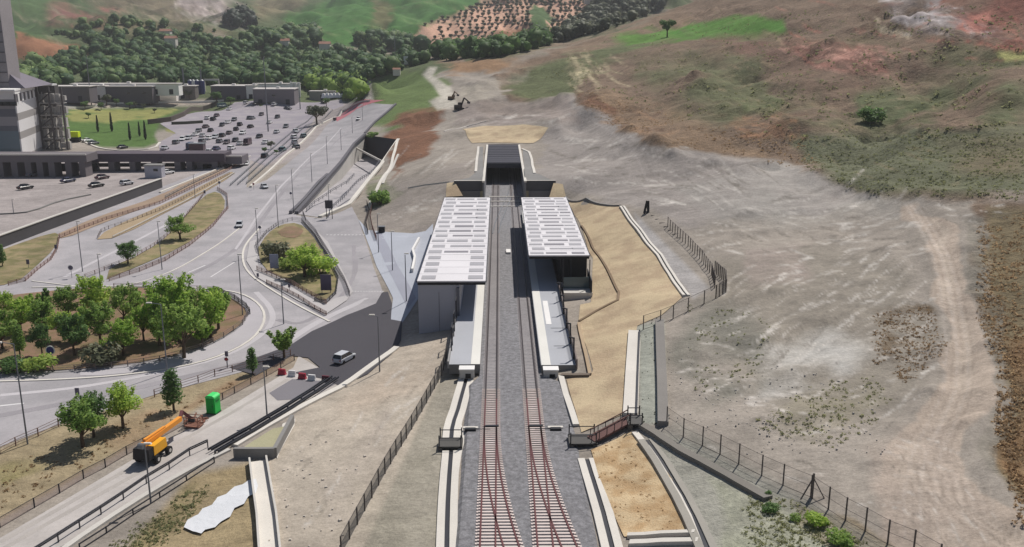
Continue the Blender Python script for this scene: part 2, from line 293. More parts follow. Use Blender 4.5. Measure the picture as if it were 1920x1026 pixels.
# ---------------------------------------------------------------- ground mesh with its soils
def soilcols(GX, GY, GZ):
    PX, PY = project(GX, GY, GZ)
    D = np.hypot(GX, GY); PXW = PX+fbm(GX/14, GY/14, 21, 5)*1300/np.sqrt(D); PYW = PY+fbm(GX/14, GY/14, 31, 5)*640/np.sqrt(D)
    col = np.tile(np.array(lin((150, 142, 133))), (len(GX), 1)); veg = np.zeros(len(GX))
    def paint(poly, rgb, soft=10, st=1.0, v=None, brk=0, warp=1):
        nonlocal col, veg
        soft = soft*.7 if warp else soft
        x = PXW if warp else PX; y = PYW if warp else PY; p = np.array(poly, float)
        k = np.where((x > p[:, 0].min()-soft*2) & (x < p[:, 0].max()+soft*2) & (y > p[:, 1].min()-soft*2) & (y < p[:, 1].max()+soft*2))[0]
        if len(k) == 0: return
        a, b = x[k], y[k]; dm = np.full(len(k), 1e9)
        for i in range(len(p)):
            q0 = p[i]; q1 = p[(i+1) % len(p)]; e = q1-q0; t = np.clip(((a-q0[0])*e[0]+(b-q0[1])*e[1])/max(e@e, 1e-9), 0, 1); dm = np.minimum(dm, np.hypot(a-q0[0]-t*e[0], b-q0[1]-t*e[1]))
        dm = np.where(inpoly(a, b, p), dm, -dm); m = np.clip(.5+dm/(2*soft), 0, 1)*st
        if not brk and st < 1: brk = .45
        if brk: m = m*np.clip(.5+brk*fbm(GX[k]/(6+D[k]*.02), GY[k]/(6+D[k]*.02), 55, 4)*3, 0, 1)
        m = m[:, None]; col[k] = col[k]*(1-m)+np.array(lin(rgb))*m
        if v is not None: veg[k] = veg[k]*(1-m[:, 0])+v*m[:, 0]
    # far country
    paint([(-400,-200),(2400,-200),(2400,130),(1250,20),(1150,60),(1050,85),(950,110),(800,140),(690,200),(500,230),(-400,300)], (92,102,72), 8, v=1)
    paint([(-400,-100),(130,-30),(180,50),(60,75),(-400,80)], (78,100,62), 12, v=.6)
    paint([(60,20),(120,-10),(190,25),(220,45),(120,50),(60,45)], (140,95,90), 10, brk=1)
    paint([(200,-60),(420,-60),(400,10),(330,40),(230,20),(160,0)], (118,108,88), 14)
    paint([(330,-60),(445,-60),(440,10),(400,40),(370,30),(330,10)], (168,155,150), 8, brk=1.3, v=0)
    paint([(300,40),(400,50),(450,80),(380,80)], (150,140,125), 6, brk=1)
    paint([(470,-40),(620,-60),(560,20),(480,35)], (128,120,95), 12)
    paint([(520,90),(540,30),(640,-10),(760,-60),(900,-60),(900,15),(850,50),(770,75),(600,95)], (72,112,56), 10, v=.3)
    paint([(690,-20),(735,10),(730,70),(700,45),(700,10)], (105,105,70), 8)
    paint([(585,95),(590,60),(600,50),(605,55),(597,95)], (150,145,120), 2)
    paint([(775,75),(790,48),(900,10),(960,-60),(1180,-60),(1090,35),(1010,80),(900,92),(790,85)], (196,158,136), 5, v=0)
    paint([(990,15),(1010,10),(1035,30),(1030,60),(1000,60)], (88,110,70), 4, v=.6)
    paint([(930,60),(990,50),(985,72),(935,70)], (150,110,85), 5)
    paint([(1130,-60),(1260,-60),(1250,15),(1150,50),(1050,80),(1020,78),(1090,30)], (98,98,80), 8, v=1)
    paint([(25,60),(80,72),(150,90),(178,105),(140,118),(60,118),(20,110)], (150,108,82), 4, v=.1)
    paint([(40,100),(110,98),(150,108),(60,122)], (128,92,72), 5, brk=1)
    paint([(120,50),(250,40),(380,55),(450,60),(250,75)], (120,110,85), 6, brk=.6)
    paint([(500,85),(620,80),(760,95),(770,102),(600,92)], (135,128,112), 2)
    paint([(700,95),(880,110),(870,122),(760,104)], (140,130,120), 3)
    # park grass by the striped block
    paint([(-300,410),(-300,300),(100,290),(300,280),(620,190),(720,196),(560,300),(420,330),(0,480),(-300,560)], (158,150,148), 4, v=0, warp=0)
    paint([(120,205),(200,198),(290,203),(340,208),(300,225),(290,255),(297,268),(270,277),(190,276),(150,262),(120,262)], (84,110,56), 3, v=.4, warp=0)
    paint([(140,205),(330,205),(300,222),(200,228),(130,225)], (140,140,85), 4, v=.3)
    paint([(312,240),(355,236),(365,240),(335,252),(310,246)], (130,130,75), 2, warp=0)
    paint([(60,190),(400,186),(400,198),(60,206)], (165,155,145), 3, warp=0)
    paint([(676,150),(694,150),(700,188),(683,190)], (182,176,168), 2, warp=0)
    # right hill
    hill = [(1060,175),(960,190),(930,140),(1010,105),(1150,60),(1290,5),(1400,-80),(2500,-80),(2500,1100),(1960,1000),(1900,880),(1860,800),(1870,680),(1830,600),(1820,480),(1840,380),(1640,368),(1560,330),(1440,308),(1350,298),(1230,268),(1130,235),(1080,200)]
    paint(hill, (128,110,94), 7, v=.8)
    paint([(690,200),(705,150),(800,135),(830,150),(820,210),(780,225),(730,240),(690,240)], (104,122,74), 8, v=.6)
    paint([(720,255),(760,215),(830,205),(815,250),(790,290),(740,330),(735,300)], (126,92,72), 8, v=.7)
    paint([(800,110),(960,100),(1100,70),(1280,15),(1300,50),(1100,110),(960,130),(860,132)], (138,118,98), 8, v=.5, brk=.5)
    paint([(835,140),(930,130),(960,115),(920,108),(850,118)], (146,118,92), 6, v=.3)
    paint([(950,170),(970,140),(1060,110),(1180,70),(1250,50),(1240,80),(1150,110),(1090,150),(1070,180),(1000,185)], (102,108,76), 10, v=.8)
    paint([(1140,72),(1240,55),(1400,32),(1460,40),(1475,60),(1420,75),(1280,72),(1180,85)], (92,128,58), 7, v=.3)
    paint([(1255,62),(1330,45),(1440,38),(1470,55),(1400,68),(1300,72)], (78,130,52), 6, .8, v=.2)
    paint([(1060,100),(1095,98),(1105,125),(1090,150),(1062,140)], (165,155,125), 7, brk=1.1)
    paint([(1480,70),(1560,80),(1640,105),(1655,135),(1600,140),(1530,120),(1460,90)], (142,92,82), 10, brk=.4)
    paint([(1460,75),(1560,85),(1635,110),(1630,120),(1560,112),(1480,92)], (205,155,140), 5, brk=1.4)
    paint([(1350,70),(1460,75),(1560,130),(1640,165),(1560,175),(1400,130),(1320,100)], (120,88,78), 20, .8)
    paint([(1740,-30),(2100,-30),(2100,90),(1900,95),(1840,70),(1790,40)], (140,85,74), 14, brk=.4)
    paint([(1640,-40),(1760,-40),(1790,30),(1830,55),(1790,62),(1720,50),(1680,30)], (166,158,158), 8, brk=1.3, v=0)
    paint([(1640,35),(1700,60),(1720,70),(1660,62)], (190,175,150), 4, brk=1.2)
    paint([(1780,30),(1850,20),(1870,60),(1800,66)], (190,130,115), 6, brk=1.3)
    paint([(1720,100),(1790,75),(1900,100),(2100,90),(2100,120),(1860,130),(1740,135)], (82,100,62), 10, .8, v=.8)
    paint([(1875,98),(2050,95),(2050,112),(1890,115)], (200,198,130), 5, brk=1.2)
    paint([(1580,190),(1700,185),(1800,205),(1900,215),(1820,260),(1700,240),(1600,225)], (74,96,56), 14, v=.9, brk=1.6)
    paint([(1370,183),(1440,178),(1470,195),(1450,208),(1390,208)], (86,134,66), 8, .9, v=.2)
    paint([(1300,130),(1420,110),(1450,170),(1350,200),(1290,180)], (92,106,70), 20, brk=1.2)
    paint([(1740,160),(1860,150),(1900,190),(1800,205)], (120,82,74), 16, .7)
    paint([(1180,110),(1330,90),(1480,140),(1520,230),(1400,250),(1250,220)], (106,106,80), 20, brk=.8, v=.6)
    paint([(1500,150),(1620,170),(1800,140),(1920,150),(2100,260),(1700,262),(1520,240)], (100,104,76), 16, brk=.9, v=.6)
    paint([(1290,60),(1480,70),(1700,75),(1680,100),(1500,90)], (112,100,80), 10, brk=.8)
    paint([(1480,262),(1700,240),(2100,235),(2100,370),(1850,368),(1640,364),(1540,320)], (108,110,88), 14, v=.6)
    paint([(1760,260),(1900,250),(2050,300),(1900,340),(1780,330)], (124,104,84), 14, .6)
    paint([(1390,220),(1460,215),(1480,250),(1430,262),(1380,250)], (164,124,96), 12, brk=.9)
    paint([(1100,170),(1220,190),(1340,240),(1440,300),(1300,285),(1180,245),(1090,215)], (150,126,100), 12, .8, brk=.4, v=1)
    paint([(1060,175),(1130,190),(1170,235),(1120,230)], (118,88,70), 6, brk=1, v=1)
    paint([(1830,480),(1860,400),(2300,380),(2300,1050),(1960,990),(1900,900),(1862,800),(1872,690),(1838,610)], (124,112,88), 12, v=1)
    paint([(1880,650),(2300,600),(2300,980),(1960,960),(1890,860)], (132,102,74), 16, v=1, brk=.8)
    # worked plain
    paint([(1030,240),(1060,180),(1080,200),(1230,268),(1350,298),(1440,308),(1560,330),(1640,368),(1500,400),(1300,420),(1160,380),(1060,360),(1000,330)], (150,143,138), 8, v=0)
    paint([(850,195),(1060,185),(1080,230),(860,235)], (146,136,130), 8, v=.1)
    paint([(905,190),(1040,190),(1040,215),(905,215)], (122,110,100), 8, .8, brk=.3)
    paint([(840,190),(870,165),(980,135),(1010,128),(990,145),(930,175),(900,200)], (172,164,150), 5, .8)
    paint([(792,140),(805,126),(820,126),(812,142),(845,165),(860,200),(820,206),(805,190),(825,180),(812,160)], (190,184,172), 3, warp=0)
    paint([(1280,350),(1440,310),(1560,330),(1640,370),(1740,375),(1740,410),(1500,430),(1350,420)], (158,154,148), 16, .9)
    paint([(1330,500),(1560,460),(1700,500),(1740,640),(1700,780),(1500,790),(1380,700)], (138,131,121), 22)
    paint([(1400,660),(1560,620),(1640,650),(1560,720),(1400,740)], (176,173,168), 18, brk=.9)
    paint([(1330,560),(1440,600),(1420,720),(1310,760),(1270,680)], (122,119,110), 22, brk=1)
    paint([(1640,590),(1740,570),(1780,650),(1700,700),(1650,660)], (116,100,80), 10, brk=2.5, v=1)
    paint([(1500,730),(1640,700),(1680,760),(1560,830),(1480,800)], (132,126,104), 18, .6, brk=.7)
    paint([(1400,470),(1520,460),(1520,520),(1400,530)], (158,144,138), 14, .7)
    paint([(1690,385),(1735,380),(1785,440),(1808,500),(1822,560),(1826,620),(1846,690),(1836,760),(1806,820),(1840,900),(1960,1040),(1960,1100),(1690,1100),(1680,1000),(1676,920),(1690,850),(1735,790),(1756,700),(1762,600),(1758,520),(1735,450)], (172,158,145), 4)
    paint([(1735,395),(1770,450),(1795,540),(1805,640),(1812,720),(1780,790),(1750,860),(1770,960),(1820,1100),(1750,1100),(1712,960),(1716,870),(1762,780),(1782,690),(1784,600),(1776,520),(1752,450)], (188,175,161), 4, .75)
    paint([(1660,840),(1720,800),(1780,820),(1880,960),(1800,1080),(1640,1060)], (162,149,138), 18, brk=1)
    paint([(1846,420),(1870,600),(1880,800),(1900,900),(1860,860),(1830,780),(1850,690),(1828,600),(1812,480),(1800,420)], (134,128,118), 6, brk=.8)
    paint([(1700,378),(1840,362),(2000,362),(2000,385),(1840,392)], (168,160,152), 6, .9)
    # ground right of the railway
    paint([(1200,800),(1300,830),(1500,940),(1760,1100),(1330,1100),(1260,900)], (158,156,146), 6, v=.35, warp=0)
    paint([(1330,900),(1480,930),(1560,1030),(1360,1080)], (160,163,138), 16, .6, brk=.6, v=.6)
    paint([(1480,930),(1560,960),(1680,1040),(1600,1060),(1500,980)], (128,112,84), 8, brk=.5, v=.8)
    paint([(1195,610),(1245,600),(1250,790),(1200,800)], (156,158,148), 4, warp=0)
    paint([(1230,800),(1270,790),(1560,960),(1730,1060),(1690,1100),(1450,950)], (132,130,122), 6, .8, warp=0)
    paint([(1190,400),(1330,540),(1300,560),(1200,440)], (166,162,160), 4, warp=0)
    # left of the railway
    paint([(480,860),(560,770),(760,640),(850,620),(850,690),(650,1100),(480,1100)], (172,162,149), 5, v=0, warp=0)
    paint([(600,780),(760,650),(840,630),(800,720),(700,760)], (178,162,146), 20, .7)
    paint([(640,860),(760,760),(760,860),(640,960)], (158,148,140), 20, .7)
    paint([(640,880),(700,850),(720,960),(640,970)], (184,174,164), 14, .7, brk=.6)
    paint([(850,690),(880,700),(845,830),(840,1100),(650,1100),(830,700)], (152,146,134), 4, v=.1, warp=0)
    paint([(700,900),(830,830),(835,1080),(700,1080)], (138,133,118), 16, .6, brk=.7, v=.5)
    paint([(180,1100),(360,890),(480,865),(490,1100)], (158,142,112), 8, v=.4, warp=0)
    paint([(220,1100),(330,930),(380,920),(350,1000),(300,1100)], (120,114,76), 14, brk=.9, v=.8)
    paint([(395,890),(470,870),(480,900),(420,930)], (168,148,112), 8, .8)
    paint([(-100,1040),(0,975),(240,840),(400,750),(550,675),(560,665),(450,697),(300,735),(110,795),(0,840),(-200,900)], (152,138,112), 5, v=.35, warp=0)
    paint([(0,880),(100,830),(140,850),(80,880),(0,915)], (134,126,86), 8, brk=.8, v=.6)
    paint([(300,790),(420,720),(480,700),(380,760),(310,800)], (132,98,78), 6, .8, v=.3)
    paint([(190,800),(300,770),(320,790),(210,850)], (124,84,70), 8, .9, v=0)
    paint([(400,740),(550,670),(560,675),(420,750)], (138,116,90), 5, .8)
    paint([(690,340),(730,335),(745,380),(700,400)], (100,116,66), 6, .8, v=1)
    paint([(700,430),(700,370),(760,330),(900,300),(860,370),(840,440)], (140,132,128), 8, .8)
    rs = random.Random(77)
    def stroke(p0, p1, wpx, rgb, st):
        x = PX; y = PY; k = np.where((x > min(p0[0], p1[0])-wpx) & (x < max(p0[0], p1[0])+wpx) & (y > min(p0[1], p1[1])-wpx) & (y < max(p0[1], p1[1])+wpx))[0]
        if len(k) == 0: return
        ex, ey = p1[0]-p0[0], p1[1]-p0[1]; t = np.clip(((x[k]-p0[0])*ex+(y[k]-p0[1])*ey)/(ex*ex+ey*ey), 0, 1); dq = np.hypot(x[k]-p0[0]-t*ex, (y[k]-p0[1]-t*ey)*1.3)
        m = (np.clip(1-dq/wpx, 0, 1)**.7*st*np.clip(.6+fbm(GX[k]*1.1, GY[k]*1.1, 61, 2)*2.2, 0, 1))[:, None]; col[k] = col[k]*(1-m)+np.array(lin(rgb))*m
    def pathstroke(p, wpx, rgb, st):
        for q0, q1 in zip(p[:-1], p[1:]): stroke(q0, q1, wpx, rgb, st)
    # graded and scraped marks left by machines
    fields = [([(1290,420),(1560,340),(1700,390),(1740,500),(1760,640),(1690,800),(1560,830),(1380,780),(1270,740),(1260,640),(1350,560),(1300,470)], 520, -.35), ([(1050,250),(1230,275),(1440,315),(1300,400),(1180,370),(1060,345),(1000,300)], 240, .35), ([(860,215),(1040,210),(1050,235),(860,238)], 16, 0), ([(740,300),(860,270),(890,320),(830,370),(740,420),(715,400)], 40, -.5), ([(1640,840),(1720,800),(1900,1000),(1640,1020)], 60, .9), ([(1300,830),(1600,880),(1700,980),(1500,920)], 40, .4), ([(500,880),(760,680),(830,660),(700,880),(560,1020)], 60, -.7), ([(1740,380),(1920,375),(1920,395),(1760,420)], 16, .1)]
    for poly, n_, ang in fields:
        xs = [p[0] for p in poly]; ys = [p[1] for p in poly]
        for _ in range(n_):
            x = rs.uniform(min(xs), max(xs)); y = rs.uniform(min(ys), max(ys))
            if not inpoly([x], [y], poly)[0]: continue
            a = ang+float(fbm(np.array([x/160.]), np.array([y/110.]), 71, 2)[0])*2.6; L = rs.uniform(14, 60); pth = [(x, y)]; a2 = a
            for _i in range(4): a2 += rs.uniform(-.18, .18); pth.append((pth[-1][0]+math.cos(a2)*L/4, pth[-1][1]+math.sin(a2)*L/4))
            lt = rs.random() < .55; pathstroke(pth, rs.uniform(1.2, 4.5), (196,190,183) if lt else (112,106,98), rs.uniform(.35, .85))
    for poly, n_, ang, c1, c2 in [([(1440,70),(1640,85),(1665,135),(1500,128)],130,.25,(214,166,150),(128,78,70)), ([(1640,0),(1780,0),(1870,70),(1690,66)],130,.3,(200,192,190),(104,94,92)), ([(1780,30),(1920,0),(1920,95),(1800,80)],60,.3,(190,120,104),(120,68,60)), ([(1060,92),(1150,92),(1145,150),(1062,162)],60,.8,(200,186,154),(100,90,70)), ([(320,0),(450,0),(430,42),(335,34)],130,.7,(204,192,184),(106,94,86)), ([(1370,215),(1490,215),(1490,262),(1380,262)],50,.3,(184,140,108),(110,84,66)), ([(1070,175),(1180,190),(1250,262),(1130,236)],110,.5,(164,132,104),(92,66,52)), ([(100,10),(210,10),(220,50),(80,50)],60,.4,(170,112,104),(96,84,66)), ([(200,0),(330,0),(360,50),(200,40)],70,.5,(150,136,112),(84,88,60)), ([(1820,420),(1860,420),(1880,900),(1850,760),(1835,600)],70,1.3,(168,156,142),(110,98,82)), ([(0,0),(460,0),(440,45),(300,35),(180,50),(60,70)], 90, .5, (150,140,118), (70,78,52)), ([(480,0),(900,0),(880,30),(760,70),(520,80)], 60, .3, (112,128,84), (58,84,44)), ([(1130,180),(1300,60),(1920,0),(1920,360),(1640,350),(1300,250)], 260, .12, (150,134,108), (80,80,58)), ([(1440,0),(1920,0),(1920,120),(1500,130)], 90, .3, (176,120,104), (96,70,58)), ([(1840,420),(1920,400),(1920,1000),(1860,800)], 60, 1.2, (150,120,84), (84,70,46))]:
        for _ in range(n_):
            x = rs.uniform(poly[0][0]-20, max(p[0] for p in poly)); y = rs.uniform(min(p[1] for p in poly), max(p[1] for p in poly))
            if not inpoly([x], [y], poly)[0]: continue
            a = ang+float(fbm(np.array([x/120.]), np.array([y/60.]), 81, 2)[0])*3; L = rs.uniform(12, 60); pth = [(x, y)]
            for _i in range(4): a += rs.uniform(-.3, .3); pth.append((pth[-1][0]+math.cos(a)*L/4, pth[-1][1]+math.sin(a)*L/6))
            pathstroke(pth, rs.uniform(1.5, 6), c1 if rs.random() < .5 else c2, rs.uniform(.25, .6))
    # wheel ruts of the dirt road
    base = [(1705,384),(1735,430),(1760,480),(1775,540),(1782,600),(1790,660),(1786,730),(1760,790),(1730,850),(1716,920),(1720,1010)]
    for off, wd, cl, st in ((-16,4,(184,174,166),.5),(-4,3,(128,118,110),.45),(6,5,(188,178,170),.5),(18,3,(124,114,106),.45),(28,4,(182,172,164),.45),(-28,3,(126,116,106),.4),(38,3,(118,106,96),.45)):
        pathstroke([(x+off*(.5+.9*(y-384)/600), y) for x, y in base], wd, cl, st)
    for k in range(16):
        x0 = 1690+k*11; pathstroke([(x0, 850+k*4), (x0+14, 900+k*5), (x0+44+k*5, 960+k*4), (x0+90+k*9, 1030)], rs.uniform(2, 4.5), (184,172,160) if k % 2 else (120,110,100), .5)
    pathstroke([(1105,222),(1150,250),(1190,290),(1215,340)], 3, (176,168,164), .6); pathstroke([(1120,218),(1165,246),(1205,290),(1228,335)], 2.5, (120,112,108), .5); pathstroke([(835,246),(880,236),(930,228),(1020,230),(1090,250)], 3, (178,170,166), .5)
    return col, veg
class Hole:
    def __init__(s, poly): s.p = [(float(a[0]), float(a[1])) for a in poly]
# sunken road: left edge follows the ramp, right edge the coping
PL = [(556,402),(600,352),(640,306),(664,272),(685,253)]; PR = [(600,408),(655,384),(688,342),(716,308),(747,262)]
pitL = GL(PL); pitR = GL(PR); pitpoly = [(p.x, p.y) for p in pitL]+[(p.x, p.y) for p in reversed(pitR)]
TX0, TX1, TYF, TYP = -4.4, 7.1, 268.0, 355.5
cutpoly = [(-13.2, 245), (16.2, 245), (16.2, TYF+.2), (TX1+.3, TYF+.2), (TX1+.3, TYP+.3), (TX0-.3, TYP+.3), (TX0-.3, TYF+.2), (-13.2, TYF+.2)]
def build_ground():
    fs = []; holes = [Hole(pitpoly), Hole(cutpoly)]; dead = np.zeros((nr-1, na-1), bool); extra = []
    for h in holes:
        xs = np.array(h.p); ds = np.hypot(xs[:, 0], xs[:, 1]); an = np.arctan2(xs[:, 0], xs[:, 1])
        i0 = np.searchsorted(DR, ds.min())-3; i1 = np.searchsorted(DR, ds.max())+3; j0 = np.searchsorted(AN, an.min())-3; j1 = np.searchsorted(AN, an.max())+3
        dead[i0:i1, j0:j1] = True; extra.append((h, i0, i1, j0, j1))
    idx = np.arange(nr*na).reshape(nr, na); q = np.stack([idx[:-1, :-1], idx[:-1, 1:], idx[1:, 1:], idx[1:, :-1]], -1)[~dead]
    V = np.stack([GX, GY, GZ], 1); Vs = [V]; F = [q.reshape(-1, 4)]; tri = []; base = len(V)
    for h, i0, i1, j0, j1 in extra:
        ring = list(idx[i0, j0:j1+1])+list(idx[i0+1:i1+1, j1])+list(idx[i1, j0:j1][::-1])+list(idx[i0+1:i1, j0][::-1])
        hp = resample([Vector(p+(0,)) for p in h.p]+[Vector(h.p[0]+(0,))], 2)[:-1]; hx = np.array([[p.x, p.y] for p in hp])
        inn = idx[i0+1:i1, j0+1:j1].ravel(); ok = ~inpoly(GX[inn], GY[inn], h.p)
        dmin = np.min(np.hypot(GX[inn][:, None]-hx[:, 0], GY[inn][:, None]-hx[:, 1]), 1); inn = inn[ok & (dmin > .8)]
        rv = [Vector((GX[k], GY[k])) for k in ring]; hv = [Vector((a, b)) for a, b in hx]; iv = [Vector((GX[k], GY[k])) for k in inn]; nrg, nh = len(rv), len(hv)
        ed = [(i, (i+1) % nrg) for i in range(nrg)]+[(nrg+i, nrg+(i+1) % nh) for i in range(nh)]
        r = delaunay_2d_cdt(rv+hv+iv, ed, [], 0, 1e-5); vv = np.array([[a.x, a.y] for a in r[0]])
        Vs.append(np.column_stack([vv, H(vv[:, 0], vv[:, 1])])); rp = [(a.x, a.y) for a in rv]
        for f in r[2]:
            a = vv[list(f)]; c = a.mean(0)
            if inpoly([c[0]], [c[1]], h.p)[0] or not inpoly([c[0]], [c[1]], rp)[0]: continue
            ar = (a[1][0]-a[0][0])*(a[2][1]-a[0][1])-(a[1][1]-a[0][1])*(a[2][0]-a[0][0]); tri.append([k+base for k in (f if ar > 0 else f[::-1])])
        base += len(vv)
    V = np.concatenate(Vs); Q = F[0][:, ::-1]; T = np.array(tri); me = bpy.data.meshes.new('ground')
    me.vertices.add(len(V)); me.vertices.foreach_set('co', V.ravel()); nl = Q.size+T.size; me.loops.add(nl); me.loops.foreach_set('vertex_index', np.concatenate([Q.ravel(), T.ravel()]))
    me.polygons.add(len(Q)+len(T)); me.polygons.foreach_set('loop_start', np.concatenate([np.arange(len(Q))*4, Q.size+np.arange(len(T))*3]).astype(int)); me.update(); me.validate()
    col, veg = soilcols(V[:, 0], V[:, 1], V[:, 2]); at = me.color_attributes.new('Soil', 'FLOAT_COLOR', 'POINT'); at.data.foreach_set('color', np.column_stack([col, veg]).ravel())
    me.polygons.foreach_set('use_smooth', [True]*len(me.polygons)); o = bpy.data.objects.new('ground', me); SC.collection.objects.link(o); o['kind'] = 'structure'; return o
ground = build_ground()
def ground_mat():
    m, t, b = newmat('soil'); L = t.links; co = N(t, 'NewGeometry').outputs['Position']; at = N(t, 'Attribute'); at.attribute_name = 'Soil'; col = at.outputs['Color']; veg = at.outputs['Alpha']
    def mp(rz, sc):
        a = N(t, 'Mapping'); a.inputs['Rotation'].default_value = (0, 0, rz); a.inputs['Scale'].default_value = sc; L.new(co, a.inputs[0]); return a.outputs[0]
    wp = N(t, 'TexNoise'); wp.inputs['Scale'].default_value = .03; wp.inputs['Detail'].default_value = 3; L.new(co, wp.inputs[0]); wv = N(t, 'VectorMath', operation='MULTIPLY_ADD'); L.new(wp.outputs['Color'], wv.inputs[0]); wv.inputs[1].default_value = (34, 34, 0); L.new(co, wv.inputs[2])
    cw = wv.outputs[0]
    def mq(rz, sc):
        q = N(t, 'Mapping'); q.inputs['Rotation'].default_value = (0, 0, rz); q.inputs['Scale'].default_value = sc; L.new(cw, q.inputs[0]); return q.outputs[0]
    col = mul(t, col, noise(t, cw, .028, 5), .86, 1.12); col = mul(t, col, noise(t, cw, .12, 5, .65), .86, 1.12); col = mul(t, col, noise(t, co, .5, 5, .7), .86, 1.14); col = mul(t, col, noise(t, co, 2.4, 4, .75), .8, 1.16)
    st = noise(t, mq(.7, (.06, .4, .3)), 1, 5, .65); st2 = noise(t, mq(-.5, (.05, .3, .3)), 1.3, 5, .65); pat = noise(t, cw, .03, 2)
    sm = N(t, 'Mix'); L.new(st, sm.inputs[2]); L.new(st2, sm.inputs[3]); pr = N(t, 'MapRange'); pr.inputs[1].default_value = .45; pr.inputs[2].default_value = .55; L.new(pat, pr.inputs[0]); L.new(pr.outputs[0], sm.inputs[0])
    bare = mul(t, col, sm.outputs[0], .9, 1.12)
    vn = noise(t, co, .4, 6, .8); vg = mul(t, col, vn, .66, 1.26); vg = mul(t, vg, noise(t, mq(.2, (.1, .25, .2)), 1, 4, .6), .86, 1.14)
    gm = N(t, 'Mix', data_type='RGBA'); L.new(veg, gm.inputs[0]); L.new(bare, gm.inputs[6]); L.new(vg, gm.inputs[7]); L.new(gm.outputs[2], b.inputs['Base Color'])
    b.inputs['Roughness'].default_value = .95; b.inputs['Specular IOR Level'].default_value = .15
    h1_ = N(t, 'Math', operation='MULTIPLY_ADD'); L.new(noise(t, co, .9, 6, .7), h1_.inputs[0]); h1_.inputs[1].default_value = 1.0; L.new(sm.outputs[0], h1_.inputs[2])
    ds = N(t, 'Math', operation='MULTIPLY_ADD'); L.new(veg, ds.inputs[0]); ds.inputs[1].default_value = .7; ds.inputs[2].default_value = .22
    bp = N(t, 'Bump'); bp.inputs['Strength'].default_value = .8; L.new(ds.outputs[0], bp.inputs['Distance']); L.new(h1_.outputs[0], bp.inputs['Height']); L.new(bp.outputs[0], b.inputs['Normal']); return m
ground.data.materials.append(ground_mat())
# ---------------------------------------------------------------- palette
asph = M('asphalt', (162,158,161), .9, .09, .35, .01, rgb2=(149,146,149)); asph_new = M('fresh_asphalt', (70,68,74), .85, .06, .5, .01)
conc = M('concrete', (190,186,180), .85, .08, .6, .01); conc_l = M('pale_concrete', (205,200,192), .85, .07, .8); conc_d = M('grey_concrete', (128,126,124), .85, .1, .8)
conc_road = M('worn_concrete', (184,178,174), .9, .08, .35, .01, rgb2=(170,164,160)); paving = M('paving', (168,172,182), .85, .05, .6)
dark = M('dark_metal', (44,45,52), .5, .05); black = M('black', (22,23,28), .5, .04); steel = M('galvanised', (120,122,126), .5, .05, metal=.3); brownrail = M('rusty_paint', (120,92,84), .7, .1)
white = M('white_paint', (226,224,222), .6, .05); glass = M('dark_glass', (26,30,36), .1, .02, spec=.6); rubber = M('rubber', (28,28,30), .8, .05)
straw = M('geotextile', (188,170,140), .95, .13, .6, .16, rgb2=(170,150,124)); straw_b = M('coir_slope', (192,170,136), .95, .2, 1.2, .16, rgb2=(172,144,108)); ballastm = M('ballast', (130,129,132), .95, .3, 11, .1, fine=.45)
rust = M('rusty_rail', (92,48,50), .6, .1); rail_m = M('rail_steel', (62,54,54), .45, .08, metal=.3); sleeper_m = M('sleeper_concrete', (206,192,186), .85, .06); sleeper_d = M('sleeper_dusty', (160,154,154), .9, .1); sleeper_p = M('sleeper_rusty', (194,180,174), .85, .12); grass_dry = M('dry_grass', (140,126,96), .95, .2, .8, .1, rgb2=(112,108,72)); redsoil = M('tree_pit_soil', (130,104,86), .95, .16, .8, .08, rgb2=(112,98,72)); line_p = M('road_paint', (206,204,204), .8, .06)
meshfence = seethru('fence_mesh', (110,104,100), .4); meshfence2 = seethru('fence_mesh_fine', (136,132,128), .12); meshpink = seethru('fence_mesh_rust', (168,138,128), .45); panelgrey = seethru('fence_panel_dense', (92,90,88), .62)
# ---------------------------------------------------------------- roads and verges
roads = sheet('road', [(-300,905),(0,838),(110,797),(300,738),(450,699),(545,669),(590,640),(700,592),(722,560),(700,500),(685,450),(672,412),(660,388),(600,410),(555,404),(599,353),(639,307),(663,273),(700,233),(742,196),(692,193),(640,213),(610,238),(560,290),(500,338),(462,352),(470,300),(440,298),(300,352),(150,408),(0,466),(-300,560)], asph, .05, 4)
service = sheet('service_road', [(-300,1240),(-60,1050),(0,1010),(240,868),(340,812),(400,782),(550,690),(560,668),(600,692),(640,722),(560,758),(430,835),(90,1040),(-100,1180)], conc_road, .07, 3)
sheet('resurfaced_patch', [(505,738),(548,712),(620,716),(628,722),(575,748),(520,752)], M('patch', (120,117,122), .9, .06), .10, 2)
sheet('fresh_road', [(430,690),(545,648),(585,622),(650,592),(705,570),(716,550),(727,548),(735,570),(733,600),(754,604),(752,640),(738,662),(690,702),(640,726),(608,712),(550,700),(600,690),(578,672),(546,668),(480,705)], asph_new, .12, 3)
sheet('station_forecourt', [(672,412),(690,432),(730,436),(798,434),(812,420),(812,470),(785,560),(755,606),(732,602),(737,560),(706,500),(684,440)], paving, .10, 4)
sheet('footway', [(700,438),(716,438),(780,560),(765,580),(745,540),(712,470)], M('footway_slabs', (150,152,164), .85, .05), .13, 3)
sheet('car_park', [(296,268),(330,250),(300,232),(350,215),(440,192),(640,186),(672,186),(620,204),(590,222),(560,262),(530,290),(500,312),(468,300),(440,290),(380,288),(300,285)], M('car_park_asphalt', (142,136,144), .9, .07, .3, rgb2=(154,148,152)), .06, 6)
